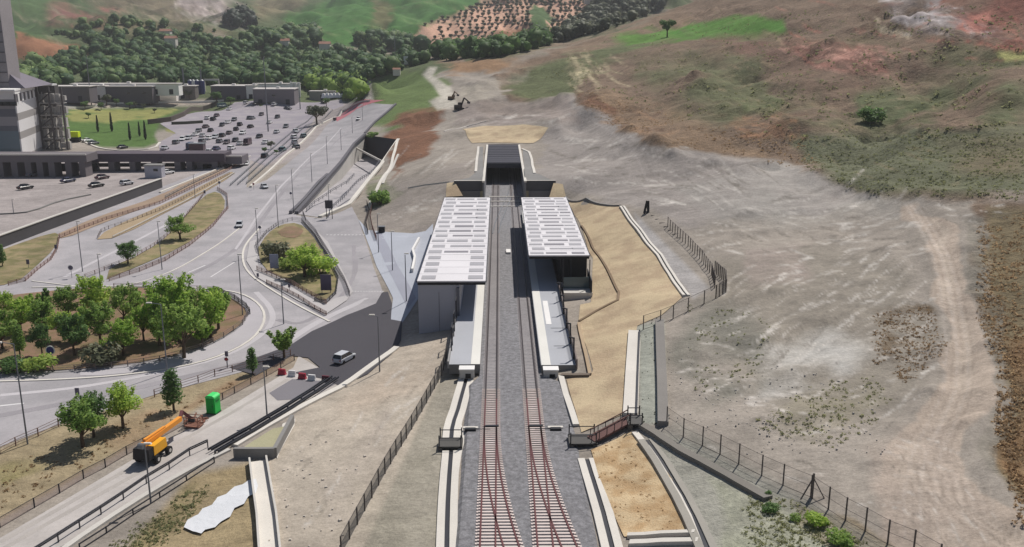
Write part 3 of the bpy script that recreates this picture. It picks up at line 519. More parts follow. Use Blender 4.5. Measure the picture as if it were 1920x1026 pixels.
for k, (pl, mm) in enumerate([
  ([(-60,500),(0,470),(100,436),(112,442),(104,466),(62,506),(30,532),(-60,545)], grass_dry),
  ([(108,440),(180,408),(300,368),(370,330),(455,303),(440,312),(370,345),(300,380),(190,420),(118,450)], M('dry_verge', (150,130,112), .95, .12, .8, .05)),
  ([(182,450),(200,432),(300,388),(430,322),(444,326),(335,388),(220,447)], M('dry_verge_soil', (156,138,112), .95, .12, .8, .05)),
  ([(200,525),(206,502),(270,476),(320,440),(380,368),(410,358),(426,384),(402,420),(335,468),(255,502)], grass_dry),
  ([(-400,600),(-100,570),(100,545),(220,538),(400,548),(440,562),(466,585),(452,612),(395,646),(300,676),(150,694),(0,700),(-400,720)], redsoil),
  ([(484,466),(500,440),(525,422),(560,418),(585,440),(604,470),(635,525),(630,548),(605,568),(588,555),(540,528),(490,502)], grass_dry)]):
    sheet('verge', pl, mm, .16, 2, sm=1)
sheet('island_soil', [(520,436),(540,424),(572,430),(560,448),(530,446)], redsoil, .22, 2, sm=1)
lkerb = MB(); smk = dict(smooth=2, step=2)
strip(lkerb, GL([(60,528),(200,545),(330,520),(400,478),(470,430)][:1]+[(200,545),(260,532),(330,508),(400,466),(450,428)]), .35, .0, .18, **smk)
strip(lkerb, GL([(490,425),(462,455),(453,480),(462,512),(510,545),(560,575),(618,604)]), .45, 0, .18, **smk)
strip(lkerb, GL([(60,540),(200,537),(410,542),(470,556),(502,590),(480,636),(400,676),(280,700),(150,712),(-60,718)]), .45, 0, .18, **smk)
k_ = top(lkerb, 'kerb', conc_l, 'pale concrete kerbs curving round the roundabout and the islands', 'kerb')
sheet('apron', [(440,556),(470,560),(500,590),(478,634),(398,674),(280,697),(150,708),(150,697),(300,679),(397,649),(455,614),(470,585)], M('apron_slabs', (172,168,172), .9, .06), .09, 2, sm=1)
sheet('island_path', [(468,455),(480,450),(484,500),(540,532),(588,560),(606,574),(630,560),(655,555),(650,535),(610,470),(590,430),(615,455),(662,548),(650,565),(612,590),(560,566),(480,520),(462,490)], M('island_path_slabs', (176,172,172), .9, .06), .2, 2)
mk = MB()
for a, b, wd in [((0,762),(45,757),.5),((352,512),(385,498),.35),((395,520),(440,492),.3)]: strip(mk, GL([a, b]), wd, .04, .07)
for i in range(14): a = 612+i*6.8; strip(mk, GL([(a, 441+(i % 3)*.3), (a+3.4, 440.6)]), .45, .04, .075)
for i in range(12): a = 660+i*5.2; strip(mk, GL([(a, 547), (a+2.6, 547)]), .45, .04, .075)
o = mk.build('road_markings', line_p); tag(o, kind='structure')
wear = M('road_wear_and_shade', (146,142,146), .9, .1); wear_l = M('road_wear_pale', (182,178,181), .9, .06)
for px_, wd, m in (([(0,780),(150,752),(300,718),(440,686),(540,655)],1.6,wear),([(0,742),(150,728),(300,700),(430,668),(505,620),(515,585),(480,548)],1.1,wear_l),([(180,560),(330,530),(430,480),(480,430),(520,370),(600,285),(680,210)],1.3,wear),([(440,470),(500,380),(560,315),(640,240)],.7,wear_l),([(520,600),(560,610),(600,590),(640,560),(668,520),(664,460)],1.2,wear),([(300,440),(420,360),(450,330)],.8,wear),([(120,520),(260,450),(380,385)],1,wear_l),([(20,555),(180,545),(300,528)],1.2,wear),([(540,640),(600,600),(690,560)],1.5,wear_l)):  # first dark strip is painted tree shadow; the others are worn bands
    tag(strip(MB(), GL(px_), wd, -.05, .065, step=3, smooth=2).build('road_wear_and_shade', m), kind='structure')
for px_ in ([(0,1018),(240,880),(400,796),(540,712)], [(-20,1045),(120,965),(330,848)]): tag(strip(MB(), GL(px_), .7, -.05, .085, step=3, smooth=1).build('wheel_track', M('wheel_track', (166,160,155), .9, .1)), kind='structure')
sheet('red_strip', [(622,222),(660,196),(700,188),(722,188),(668,205),(632,228)], M('red_lane', (176,110,118), .9, .08), .1, 4)
# ---------------------------------------------------------------- railway
bl = MB(); ys = np.arange(40, 268.5, 3.0); vs = []
for y in ys:
    s_ = .0 if y < 127 or y > 250 else 1
    xl = (-4.7, -4.1, 9.0, 9.9) if y < 127 else (-6.0, -5.0, 8.0, 9.2) if not s_ else (-3.2, -3.0, 6.0, 6.1)
    zz = (-.7, -.16, -.16, -.7)
    for x, z in zip(xl, zz): vs.append((x, y, z))
for i in range(len(ys)-1):
    pass
bl.add(vs, [(4*i+k, 4*i+k+1, 4*i+5+k, 4*i+4+k) for i in range(len(ys)-1) for k in range(3)]); bl.add([(-4.4, 256, -.18), (7.1, 256, -.18), (7.1, 355, -.18), (-4.4, 355, -.18)], [(0, 1, 2, 3)])
o = bl.build('ballast_bed', ballastm); o['kind'] = 'structure'
o = MB().add([(-13.5, 243, -.3), (16.5, 243, -.3), (16.5, 268.3, -.3), (-13.5, 268.3, -.3)], [(0, 1, 2, 3)]).build('station_ground', straw); o['kind'] = 'structure'
XL, XR, GG = -1.27, 4.3, .75
def railbar(mb, pts, w=.11):
    strip(mb, [Vector((x, y, -.02)) for x, y in pts], w, -.13, .03, step=2, ground=False)
def sleepers(parent, xc, y0, y1, wid=lambda y: 2.6, cx=lambda y: 0, lim=100):
    y = y0; k = 0; rest = MB()
    while y < y1:
        w_ = wid(y); c = (xc+cx(y), y, -.13 if y < 122 else -.2); b = MB() if k < lim else rest
        b.box(c, (w_, .28, .14)); b.box((c[0]-w_/2+.3, y, -.04), (.18, .26, .06)); b.box((c[0]+w_/2-.3, y, -.04), (.18, .26, .06))
        if k < lim: b.build('sleeper', sleeper_d if y > 122 else sleeper_p if y > 99 else sleeper_m, parent)
        y += .62; k += 1
    if rest.v: o = rest.build('sleeper', sleeper_d, parent); o['kind'] = 'stuff'
SWY = 109.0; RAD = 178.0
def dv(y): s = max(0, SWY-y); return s*s/(2*RAD)
for xc, nm in ((XL, 'railway track nearest the left platform, rusty rails running straight into the tunnel'), (XR, 'railway track beside the right platform, partly in the shadow of its canopy')):
    tr = thing('railway_track', nm, 'track', (xc, 125, -.15), group='straight running tracks')
    for s_ in (-1, 1):
        m_ = MB(); railbar(m_, [(xc+s_*GG, 60), (xc+s_*GG, 118)], .17); m_.build('rail', rust, tr)
        m_ = MB(); railbar(m_, [(xc+s_*GG, 118), (xc+s_*GG, 345)], .19); m_.build('rail', rail_m, tr)
    sleepers(tr, xc, 70, 340, lambda y: 2.5+dv(y) if y < SWY else 2.5, lambda y: dv(y)/2)
    br = thing('turnout_track', nm.split(',')[0]+'; its diverging branch curving to the right', 'turnout', (xc+1, 90, -.15), group='diverging branches in the foreground')
    for s_ in (-1, 1):
        m_ = MB(); railbar(m_, [(xc+dv(y)+s_*GG, y) for y in np.linspace(60, SWY, 30)], .17); m_.build('rail', rust, br)
    m_ = MB(); m_.box((xc+.2, SWY, -.02), (1.7, .35, .14)); m_.build('switch_tie', dark, br)
x0 = thing('crossover_track', 'short diagonal crossover between the two tracks before the tunnel', 'track', (XL, 262, -.15))
for s_ in (-1, 1): m_ = MB(); railbar(m_, [(XL+GG*s_+.2, 225), (XL+GG*s_+.9, 240), (XR+s_*GG-.9, 285), (XR+s_*GG-.2, 300)], .22); m_.build('rail', steel, x0)
m_ = MB()
for y in (262, 270, 278): m_.box((1.5, y, -.03), (9.5, .8, .12))
top(m_, 'track_crossing', conc, 'pale concrete cable slabs crossing the tracks at the tunnel mouth', 'slab')
for x, lb in ((XL-2.5, 'left'), (XR+2.6, 'right')):
    t_ = thing('point_machine', 'black point motor in a hollow of the ballast at the %s edge of the tracks' % lb, 'point motor', (x, SWY-1, -.15), group='point motors')
    m_ = MB(); m_.box((x, SWY-1, -.05), (1.5, .7, .3), taper=.85); m_.build('housing', black, t_); MB().beam((x, SWY-1, 0), (XL if x < 0 else XR, SWY-1, 0), .08, .08).build('rod', dark, t_)
    MB().box((x, SWY-.3, -.1), (1.9, .5, .12)).build('ballast_board', conc_l, t_)
m_ = MB(); yb = 205; m_.box((1.9, yb, .05), (1.0, 3.2, .45)); top(m_, 'trackside_box', white, 'small white box lying between the two tracks beside the canopies', 'box')
# ---------------------------------------------------------------- platforms
def platform(name, x0, x1, edge, y0, y1, lab, wide=None):
    t = thing(name, lab, 'platform', ((x0+x1)/2, y0, -.5)); MB().box(((x0+x1)/2, (y0+y1)/2, .15), (x1-x0, y1-y0, 1.45)).build('slab', conc_d, t)
    MB().box(((x0+x1)/2, (y0+y1)/2, .89), (x1-x0, y1-y0, .04)).build('deck', M(name+'_deck', (166,168,174), .8, .05), t)
    MB().box((edge, (y0+y1)/2, .93), (1.35, y1-y0+.1, .05)).build('edge_strip', M(name+'_edge', (214,212,206), .8, .04), t); return t
pl = platform('left_platform', -7.5, -2.97, -3.65, 129, 250, 'left platform, grey deck with a pale edge strip, running under the larger canopy'); pl.name = 'platform'
pr = platform('right_platform', 5.95, 11.1, 6.7, 128.5, 250, 'right platform, bluish deck with pale edge strip, its front half in the open'); pr.name = 'platform'
MB().box((8.1, 155, .935), (.9, 14, .03)).build('tactile_strip', white, pr)
for y in (137, 146): MB().box((9.6, y, .93), (2.6, .12, .03)).build('bar_shadow', dark, pr)  # dark bars on the deck, painted as cast shadows of single posts
MB().box((11.15, 150, 1.2), (.2, 44, 1.5)).build('parapet', M('parapet', (120,108,104), .8, .08), pr); MB().box((-7.6, 141, 1.0), (.22, 25, 1.1)).build('parapet', M('parapet_l', (150,148,146), .8, .06), pl)
def screen(par, x, ys_, zt, nm='wind_screen'):
    for y in ys_:
        f = MB()
        for yy in (y, y+2.6): f.beam((x, yy, .9), (x, yy, zt), .14, .14)
        f.beam((x, y, zt), (x, y+2.6, zt), .14, .14); f.beam((x, y, 2), (x, y+2.6, 2), .1, .1); f.build(nm, dark, par)
for y in (131, 138, 146, 154, 162): MB().beam((10.9, y, .9), (10.9, y, 4.3), .22, .3).build('lamp_column', dark, pr); MB().beam((10.9, y, 4.2), (10.1, y, 4.35), .14, .2).build('column_arm', dark, pr)
MB().add([(10.98, 131, 1.2), (10.98, 166, 1.2), (10.98, 166, 3.0), (10.98, 131, 3.0)], [(0, 1, 2, 3)]).build('mesh_screen', meshfence, pr)
screen(pl, -7.4, (135, 142, 149.5), 4.6)
for x, y, lb in ((-4.85, 127.6, 'left'), (7.3, 127.2, 'right')):
    t = thing('equipment_cabinet', 'white-topped concrete cabinet against the front end of the %s platform' % lb, 'cabinet', (x, y, -.5), group='cabinets at the platform ends')
    MB().box((x, y, .15), (2.1, 1.5, 1.3)).build('housing', conc, t); MB().box((x, y, .86), (2.25, 1.65, .14)).build('lid', white, t); MB().box((x+.2, y-.77, -.1), (.8, .06, .7)).build('hatch', black, t)
# ---------------------------------------------------------------- canopies
roofw = M('roof_sheet', (214,211,214), .6, .05, .5); pangrey = M('roof_panel', (170,167,170), .35, .05); pandark = M('roof_slot', (140,136,141), .4, .05)
def canopy(x0, x1, y0, y1, zt, lab, side, plain):
    t = thing('station_canopy', lab, 'canopy', ((x0+x1)/2, y0, .9), group='station canopies'); L = y1-y0; W_ = x1-x0
    MB().box(((x0+x1)/2, (y0+y1)/2, zt-.1), (W_, L, .2)).build('roof', roofw, t)
    f = MB(); f.box(((x0+x1)/2, (y0+y1)/2, zt-.45), (W_-.1, L-.1, .5)); f.build('fascia', black, t)
    f = MB(); f.box((x0-.06, (y0+y1)/2, zt-.12), (.12, L, .3)); f.box((x1+.06, (y0+y1)/2, zt-.12), (.12, L, .3)); f.build('edge_trim', dark, t)
    n = 17; st = L/n; rr = random.Random(3+side)
    for i in range(n):
        y = y0+st*(i+.5); sh = (i % 2)*.07*W_; mats = [pangrey, pangrey]
        def pan(a, b, m, h=.35): MB().box((x0+W_*(a+b)/2, y, zt+.03), (W_*(b-a), st*h, .06)).build('roof_light', m, t)
        if i < plain: pan(.05+sh*.01, .26, pangrey, .5); pan(.74, .96, pangrey, .5)
        else:
            ev = i % 2; pan(.03+ev*.04, .25+ev*.03, pangrey, rr.uniform(.34, .52)); a = .29+ev*.08; w_ = rr.uniform(.34, .4)
            pan(a, a+w_, pandark if rr.random() < .55 else pangrey, rr.uniform(.26, .42)); pan(.72+ev*.03, .93+ev*.03, pandark if rr.random() < .25 else pangrey, rr.uniform(.3, .5))
        MB().box(((x0+x1)/2, y0+st*i, zt+.012), (W_, .06, .03)).build('roof_seam', M('seam', (184,181,184), .6, 0) if not bpy.data.materials.get('seam') else bpy.data.materials['seam'], t)
    c = MB()
    for y in np.arange(y0+4, y1, 8): c.box(((x0+x1)/2+side*W_*.22, y, (zt-.7+.9)/2), (.4, .4, zt-.7-.9))
    c.build('column', dark, t); return t
CLW = M('cladding', (168,168,178), .6, .04, .5)
cl = canopy(-14.1, -2.45, 153.4, 236, 7.0, 'larger left station canopy, white roof with grey roof lights over a tall grey hall', -1, 4)
MB().prism([(-14.0, 153.7), (-6.9, 153.7), (-6.9, 235.5), (-14.0, 235.5)], -4.2, 6.4).build('hall_wall', CLW, cl); MB().box((-10.45, 153.66, 1), (.05, .03, 8)).build('panel_joint', dark, cl)
MB().box((-7.2, 153.2, 2.2), (.5, .5, 7.4)).build('corner_column', M('corner_col', (96,96,104), .6, .04), cl)
cr = canopy(5.5, 17.0, 172, 236, 7.0, 'smaller right station canopy, white roof with grey roof lights over a dark hall', 1, 0)
MB().prism([(11.9, 176), (16.9, 176), (16.9, 235.5), (11.9, 235.5)], -.4, 6.4).build('hall_wall', black, cr)
m_ = MB(); m_.box((14.5, 170.5, .3), (5.2, 8.4, 1.4)); m_.build('hall_floor', conc, cr); MB().box((14.5, 166.35, .95), (5.3, .16, .5)).build('parapet', conc_l, cr)
MB().box((14.5, 170.2, 2.1), (5.0, .12, 2.2)).build('glass_screen', M('teal_glass', (74,92,96), .2, .03, spec=.5), cr); MB().box((17.0, 171, 1.8), (.14, 9, 3.4)).build('side_screen', dark, cr)
for x in (11.9, 16.9): MB().beam((x, 170.2, .9), (x, 170.2, 6.6), .16, .16).build('post', dark, cr)
# ---------------------------------------------------------------- tunnel portal
tn = thing('tunnel_portal', 'dark tunnel mouth with slab roof, side walls with pale copings and stepped wing walls', 'tunnel', (1.4, TYF, -.3)); cutw = M('portal_concrete', (118,118,122), .85, .07, .5)
for s_, x in ((-1, TX0), (1, TX1)):
    a, b = (x-.5, x) if s_ < 0 else (x, x+.5); MB().prism([(a, TYF-3), (b, TYF-3), (b, 356), (a, 356)], -.4, 6.3).build('side_wall', cutw, tn)
    MB().prism([(a-.12, TYF-3.1), (b+.12, TYF-3.1), (b+.12, 354), (a-.12, 354)], 6.303, 6.75).build('coping', conc_l, tn)
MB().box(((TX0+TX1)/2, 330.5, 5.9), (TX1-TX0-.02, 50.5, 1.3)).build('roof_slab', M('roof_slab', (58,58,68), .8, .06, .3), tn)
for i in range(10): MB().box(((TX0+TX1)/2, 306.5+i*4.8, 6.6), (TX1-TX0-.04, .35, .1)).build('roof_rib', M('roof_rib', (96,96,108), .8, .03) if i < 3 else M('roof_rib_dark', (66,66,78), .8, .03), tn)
MB().box(((TX0+TX1)/2, 304.7, 5.7), (TX1-TX0-.04, .5, 1.5)).build('lintel', M('lintel', (66,66,72), .8, .05), tn); MB().box(((TX0+TX1)/2, 357, 2.5), (TX1-TX0+1, .5, 8)).build('dark_end_wall', black, tn)
for xa, xb in ((-13.2, TX0-.5), (TX1+.5, 16.2)):
    MB().box(((xa+xb)/2, TYF, 4.9), (xb-xa, .7, 2.9)).build('wing_wall', M('wing_wall', (86,86,90), .85, .06), tn); MB().box(((xa+xb)/2, TYF-.4, 1.4), (xb-xa-1.5, .6, 4.1)).build('wing_wall_base', cutw, tn)
    MB().box(((xa+xb)/2, TYF, 6.4), (xb-xa, .9, .1)).build('wing_coping', conc, tn)
for pts_, m in (([(897,342),(900,322),(905,278)], conc_l), ([(848,343),(880,334),(892,325)], conc), ([(984,282),(993,287),(998,300),(1002,322)], conc_l), ([(1002,322),(1020,332),(1038,340)], conc)):
    pass
for pts_, wd, lb in (([(892,323),(894,300),(897,276)], .8, 'white coping strip on the slope left of the tunnel mouth'), ([(979,280),(992,286),(997,300),(1002,326)], .8, 'white curved coping strip on the slope right of the tunnel mouth'), ([(833,247),(875,238),(912,228)], .5, 'pale pipe lying on the bare plain left above the tunnel'), ([(766,353),(800,347),(842,342)], .5, 'pale pipe lying on the slope left of the tunnel wing wall')):
    top(strip(MB(), GL(pts_), wd, -.1, .3, step=2), 'coping_strip', conc_l, lb, 'strip', group='pale strips around the tunnel')
sheet('wing_apron', [(850,342),(880,334),(893,323),(897,276),(906,276),(906,342)], conc_d, .1, 2); sheet('wing_apron', [(984,342),(980,280),(992,286),(1000,324),(1036,341)], conc_d, .1, 2)
sheet('geotextile_slope', [(868,243),(905,237),(980,234),(1028,240),(1012,262),(1000,269),(885,269)], straw, .15, 2)
sheet('geotextile_slope', [(836,370),(838,344),(852,343),(868,368)], straw, .12, 2); sheet('geotextile_slope', [(1038,344),(1055,346),(1062,372),(1030,370)], straw, .12, 2)
sheet('geotextile_slope', [(1062,372),(1110,376),(1163,388),(1185,420),(1240,490),(1283,555),(1240,592),(1195,612),(1187,650),(1182,720),(1180,772),(1118,800),(1090,812),(1062,712),(1108,706),(1112,695),(1084,610),(1088,572),(1108,568),(1112,485),(1082,410)], straw, .1, 3)
sheet('geotextile_slope', [(1108,845),(1185,808),(1212,830),(1260,900),(1300,1002),(1170,1008),(1130,920)], straw_b, .12, 2)
# ---------------------------------------------------------------- drains, walls and slabs
def run(name, px, wd, lo, hi, mat, lab, cat, grp=None, sm=1, step=2):
    return top(strip(MB(), GL(px), wd, lo, hi, step=step, smooth=sm), name, mat, lab, cat, grp)
def channel(name, px, wd, lab, grp='drainage channels', m=None, hi=.22):
    base = GL(px); c = base[len(base)//2]; t = thing(name, lab, 'channel', tuple(c), group=grp)
    for s_ in (-1, 1): strip(MB(), base, wd*.38, -.3, hi, step=2, smooth=1, shift=s_*wd*.31).build('channel_wall', m or conc_l, t)
    strip(MB(), base, wd*.26, -.3, .06, step=2, smooth=1).build('channel_bed', dark, t); return t
channel('drain_channel', [(876,706),(862,760),(848,800),(846,826)], 2.2, 'white concrete drain running from the left platform end down to the small footbridge')
channel('drain_channel', [(846,848),(842,900),(839,960),(837,1080)], 2.1, 'white drain with two edges left of the ballast, below the small footbridge')
run('kerb_strip', [(862,800),(868,826),(860,856),(852,920),(848,980),(848,1080)], .55, -.2, .2, conc_l, 'white kerb bending round the small footbridge beside the left ballast', 'kerb')
run('kerb_strip', [(1052,708),(1064,752),(1080,800)], .8, -.2, .35, conc_l, 'white kerb between the right ballast shoulder and the tan slope', 'kerb')
channel('drain_channel', [(1100,862),(1118,920),(1136,980),(1160,1080)], 2.1, 'white slabbed channel with a dark ditch, right of the ballast in the foreground')
run('paved_strip', [(1190,622),(1186,690),(1182,778)], 1.9, -.2, .25, conc_l, 'white concrete strip along the outer edge of the tan slope', 'strip', sm=0)
run('drain_edge', [(1199,622),(1196,690),(1193,780)], .25, -.2, .35, dark, 'thin dark pipe beside the white concrete strip', 'pipe', sm=0)
run('low_wall', [(1236,606),(1238,650),(1241,720),(1243,800)], 1.3, -.2, .7, M('low_wall', (126,122,118), .85, .08), 'straight grey low wall beyond the white strip, ending near the lower fence', 'wall', sm=0)
run('low_wall', [(1204,800),(1260,838),(1340,880),(1440,938)], 1.1, -.2, .4, M('low_wall_b', (118,114,108), .85, .08), 'grey concrete channel wall running from the brown footbridge toward the lower right fence', 'wall')
channel('drain_channel', [(1212,826),(1250,880),(1290,950),(1330,1040)], 2.2, 'curved grey ditch with a white edge, along the right side of the straw-coloured field', m=M('ditch', (150,146,138), .85, .08))
run('field_edging', [(1190,812),(1240,880),(1282,950),(1312,1030)], .8, -.2, .22, conc_l, 'white edging strip between the straw-coloured field and the curved ditch', 'strip')
run('beam_row', [(1176,1008),(1240,1004),(1302,1002)], .6, -.1, .4, conc_l, 'upper white concrete beam closing the straw-coloured field at the bottom', 'beam', sm=0)
run('beam_row', [(1180,1022),(1240,1019),(1308,1018)], .8, -.1, .4, conc_l, 'lower white concrete beam at the bottom edge, below the upper one', 'beam', sm=0)
channel('drain_channel', [(1166,388),(1200,434),(1250,500),(1287,556)], 1.3, 'white edged channel along the top of the tan slope beside the grey path', hi=.3)
run('rope_edge', [(1090,424),(1110,460),(1140,510),(1168,560),(1130,578),(1086,604)], .45, -.1, .3, M('rope_edge', (122,104,84), .9, .1), 'dark rolled seam crossing the tan slope beside the right hall', 'seam', sm=1)
run('rope_edge', [(1085,608),(1094,650),(1106,704)], .5, -.1, .35, M('rope_edge2', (170,150,124), .9, .1), 'pale rolled seam down the tan slope beside the right platform', 'seam', sm=0)
run('low_wall', [(1052,706),(1106,706)], .8, -.1, .4, M('low_wall_c', (110,98,88), .85, .06), 'short brown low wall crossing from the right cabinet to the tan slope', 'wall', sm=0)
run('low_wall', [(1060,371),(1100,374),(1163,387)], .6, -.1, .4, conc_d, 'grey kerb along the top of the tan slope behind the right canopy', 'wall', sm=0)
run('retaining_kerb', [(744,653),(700,685),(650,722),(590,752),(520,790),(440,838)], 1.0, -.2, .35, conc_l, 'long white kerb between the fresh dark road and the bare embankment', 'kerb')
run('retaining_kerb', [(430,845),(340,890),(240,950),(120,1030),(60,1080)], .7, -.2, .3, conc, 'weathered kerb along the outer edge of the service road, bottom left', 'kerb')
def chute(px, wd, lab):
    b = GL(px); t = thing('concrete_chute', lab, 'chute', tuple(b[0])); strip(MB(), b, wd, -.2, .12, step=2).build('chute_bed', conc_l, t)
    for s_ in (-1, 1): strip(MB(), b, .22, -.2, .75, step=2, shift=s_*wd*.52).build('chute_wall', conc, t)
chute([(484,866),(492,920),(500,970),(508,1060)], 1.9, 'white concrete chute running down the embankment to the bottom edge')
b_ = GL([(440,858),(516,858),(549,795)]); t = thing('retaining_wall', 'low angled grey concrete wall round a patch of pale grass beside the service road', 'wall', tuple(b_[1]))
strip(MB(), b_[:2], .5, -.6, 1.3, step=2).build('wall', conc_d, t); strip(MB(), b_[1:], .5, -.6, 1.3, step=2).build('wall', conc_d, t)
sheet('grass_patch', [(460,838),(512,805),(540,800),(514,850),(450,852)], M('pale_grass', (158,154,126), .95, .12), .12, 2)
sheet('stone_edging', [(530,796),(554,786),(552,800),(524,850),(520,862),(517,850)], conc_l, .12, 2)
tp_ = GL([(345,992),(352,978),(372,968),(380,957),(398,950),(408,936),(424,930),(440,916),(455,912),(466,904),(480,901),(484,914),(480,928),(466,934),(458,948),(440,956),(432,972),(414,982),(404,992),(385,997),(378,1004),(362,1000)])
o = sheet('plastic_sheet', None, M('white_sheeting', (212,214,218), .6, .06, 1.2, .04), .22, .45, kind=None, world=tp_); me_ = o.data; vv_ = np.empty(len(me_.vertices)*3); me_.vertices.foreach_get('co', vv_); vv_ = vv_.reshape(-1, 3)
vv_[:, 2] += np.abs(fbm(vv_[:, 0]/1.6, vv_[:, 1]/1.1, 4, 3))*.18; me_.vertices.foreach_set('co', vv_.ravel()); tag(o, 'crumpled white plastic sheet spread on the slope beside the concrete chute', 'sheeting')
# sunken road
zf = [-3.5, -5.2, -7.2, -9.3, -9.8]
sr = thing('sunken_road', 'sunken road with concrete retaining walls dropping into a dark underpass beneath the ramp', 'underpass', tuple(pitL[2])); fl = []
for i in range(5): fl += [(pitL[i].x, pitL[i].y, zf[i]-.05), (pitR[i].x, pitR[i].y, zf[i]-.05)]
MB().add(fl, [(2*i, 2*i+1, 2*i+3, 2*i+2) for i in range(4)]).build('sunken_roadway', asph, sr)
for side, pp, mt in (('l', pitL, conc), ('r', pitR, conc)):
    v = []; 
    for i, p in enumerate(pp): v += [(p.x, p.y, zf[i]-.1), (p.x, p.y, p.z+.02)]
    m_ = MB(); m_.add(v, [(2*i, 2*i+2, 2*i+3, 2*i+1) for i in range(4)]); m_.build('side_wall', conc if side == 'l' else conc_l, sr)
    strip(MB(), pp, 1.1 if side == 'l' else 1.3, -.2, .5 if side == 'r' else .9, step=3, ground=False).build('coping', M('ramp_parapet', (92,90,96), .8, .05) if side == 'l' else conc_l, sr)
a_, b_ = pitL[4], pitR[4]; MB().add([(a_.x, a_.y, -9.9), (b_.x, b_.y, -9.9), (b_.x, b_.y, b_.z), (a_.x, a_.y, a_.z)], [(0, 1, 2, 3)]).build('dark_end_wall', M('underpass_shade', (52,50,56), .9, .06), sr)  # dark plane painted for the shade inside the underpass opening
a_ = pitL[3].lerp(pitL[4], .2); b_ = pitR[3].lerp(pitR[4], .4); MB().beam((a_.x, a_.y, -3.4), (b_.x, b_.y, -3.4), .5, .8).build('cross_beam', conc, sr)
for i in range(1, 8):
    p = pitL[1].lerp(pitL[3], i/8); MB().box((p.x+.25, p.y, -4.5), (.12, .5, 7)).build('wall_joint', conc_d, sr)
run('ramp_parapet', [(545,402),(580,366),(614,330)], .9, -.2, 1.0, M('ramp_par', (98,96,102), .8, .05), 'dark grey parapet at the lower end of the ramp', 'parapet', sm=0)
run('ramp_parapet', [(684,252),(702,232),(742,197)], .9, -.2, 1.0, M('ramp_par2', (98,96,102), .8, .05), 'dark grey parapet at the far upper end of the ramp', 'parapet', sm=0)
run('slope_kerb', [(747,262),(738,296),(722,330),(704,362),(692,392)], 1.0, -.2, .5, conc_l, 'pale kerb wall on the outer side of the sunken road', 'kerb')
run('slope_kerb', [(747,290),(730,322),(718,345)], .8, -.2, .3, conc, 'second shorter pale kerb beside the sunken road slope', 'kerb')
# retaining wall left
b_ = GL([(-120,512),(0,466),(100,428),(200,391),(303,352)]); t = thing('retaining_wall', 'long dark retaining wall slanting across the left between the lower lot and the roads', 'wall', tuple(b_[2]))
strip(MB(), b_, .7, -.6, 3.1, step=4).build('wall', M('shaded_wall', (78,76,78), .9, .08), t); strip(MB(), b_, 1.0, 3.1, 3.3, step=4).build('coping', conc, t)  # shade on the side facing away from the sun is in the wall colour
run('kerb_strip', [(-60,404),(20,402),(60,398),(110,378),(170,366)], .6, 0, .4, conc_d, 'dark kerb curving through the lower lot behind the long retaining wall', 'kerb')
run('parapet_strip', [(470,352),(510,318),(562,272),(592,240),(642,209),(694,190)], .8, 0, .7, conc_l, 'pale parapet along the left side of the ramp', 'parapet', sm=0)
run('parapet_strip', [(300,362),(380,330),(452,300),(470,294)], .7, 0, .5, conc_l, 'pale parapet beside the road under the long walkway', 'parapet', sm=0)
# ---------------------------------------------------------------- fences
def fence(px, h, sp, lab, rails=(.35, .7, 1.0), mat=None, pr_=.06, panel=None, grp=None, name='railing', cat='railing', topout=0, rr=.05, wire=None):
    mat = mat or brownrail; b = GL(px); c = b[0]; t = thing(name, lab, cat, tuple(c), group=grp); q = resample(b, sp); hs = H([p.x for p in q], [p.y for p in q])
    for p, z in zip(q, hs): p.z = z
    for p in q[:100]: m_ = MB(); m_.beam((p.x, p.y, p.z-.2), (p.x, p.y, p.z+h), pr_*2, pr_*2); m_.build('post', mat, t)
    if len(q) > 100:
        m_ = MB()
        for p in q[100:]: m_.beam((p.x, p.y, p.z-.2), (p.x, p.y, p.z+h), pr_*2, pr_*2)
        o = m_.build('post', mat, t); o['kind'] = 'stuff'
    for r in rails: 
        m_ = MB()
        for a, b2 in zip(q[:-1], q[1:]): m_.beam((a.x, a.y, a.z+h*r-.03), (b2.x, b2.y, b2.z+h*r-.03), rr, rr)
        m_.build('rail', wire or mat, t)
    if panel:
        v = []
        for p in q: v += [(p.x, p.y, p.z+.05), (p.x, p.y, p.z+h*.96)]
        MB().add(v, [(2*i, 2*i+2, 2*i+3, 2*i+1) for i in range(len(q)-1)]).build('mesh_panel', panel, t)
    return t
g1 = 'brown railings round the verges and islands'
fence([(-30,1008),(0,990),(65,952),(112,925),(157,898),(198,877),(238,853),(300,822),(350,795)], 1.2, 3.4, 'brown mesh railing along the left of the service road, behind the orange lift', panel=meshpink, mat=dark, rails=(.03, 1))
fence([(395,762),(440,738),(500,706),(552,676)], 1.1, 3.2, 'brown mesh railing along the service road beside the green toilet', panel=meshpink, mat=dark, rails=(.03, 1))
fence([(-40,866),(0,852),(30,836),(72,818),(110,800)], 1.2, 3.2, 'thin railing on the far edge of the verge, bottom left corner', mat=brownrail, grp=g1)
fence([(290,745),(340,728),(372,718),(403,706),(436,698),(480,686),(545,668)], 1.2, 3.2, 'thin railing on the far edge of the verge beside the roundabout road', mat=brownrail, grp=g1)
fence([(468,586),(455,610),(420,634),(380,655),(340,668),(300,679),(240,688),(180,694),(100,698),(0,702)], 1.1, 3, 'railing curving round the near side of the tree-filled roundabout', mat=M('rail_grey_brown', (116,104,100), .7, .1), rails=(.35, .65, 1), panel=meshfence2)
fence([(408,548),(440,562),(462,578),(469,590)], 1.1, 2.5, 'dark railing at the right tip of the tree-filled roundabout', mat=dark, panel=panelgrey)
fence([(214,540),(270,540),(340,543),(400,546)], 1.0, 3.5, 'low railing on the far side of the tree-filled roundabout', mat=brownrail, grp=g1)
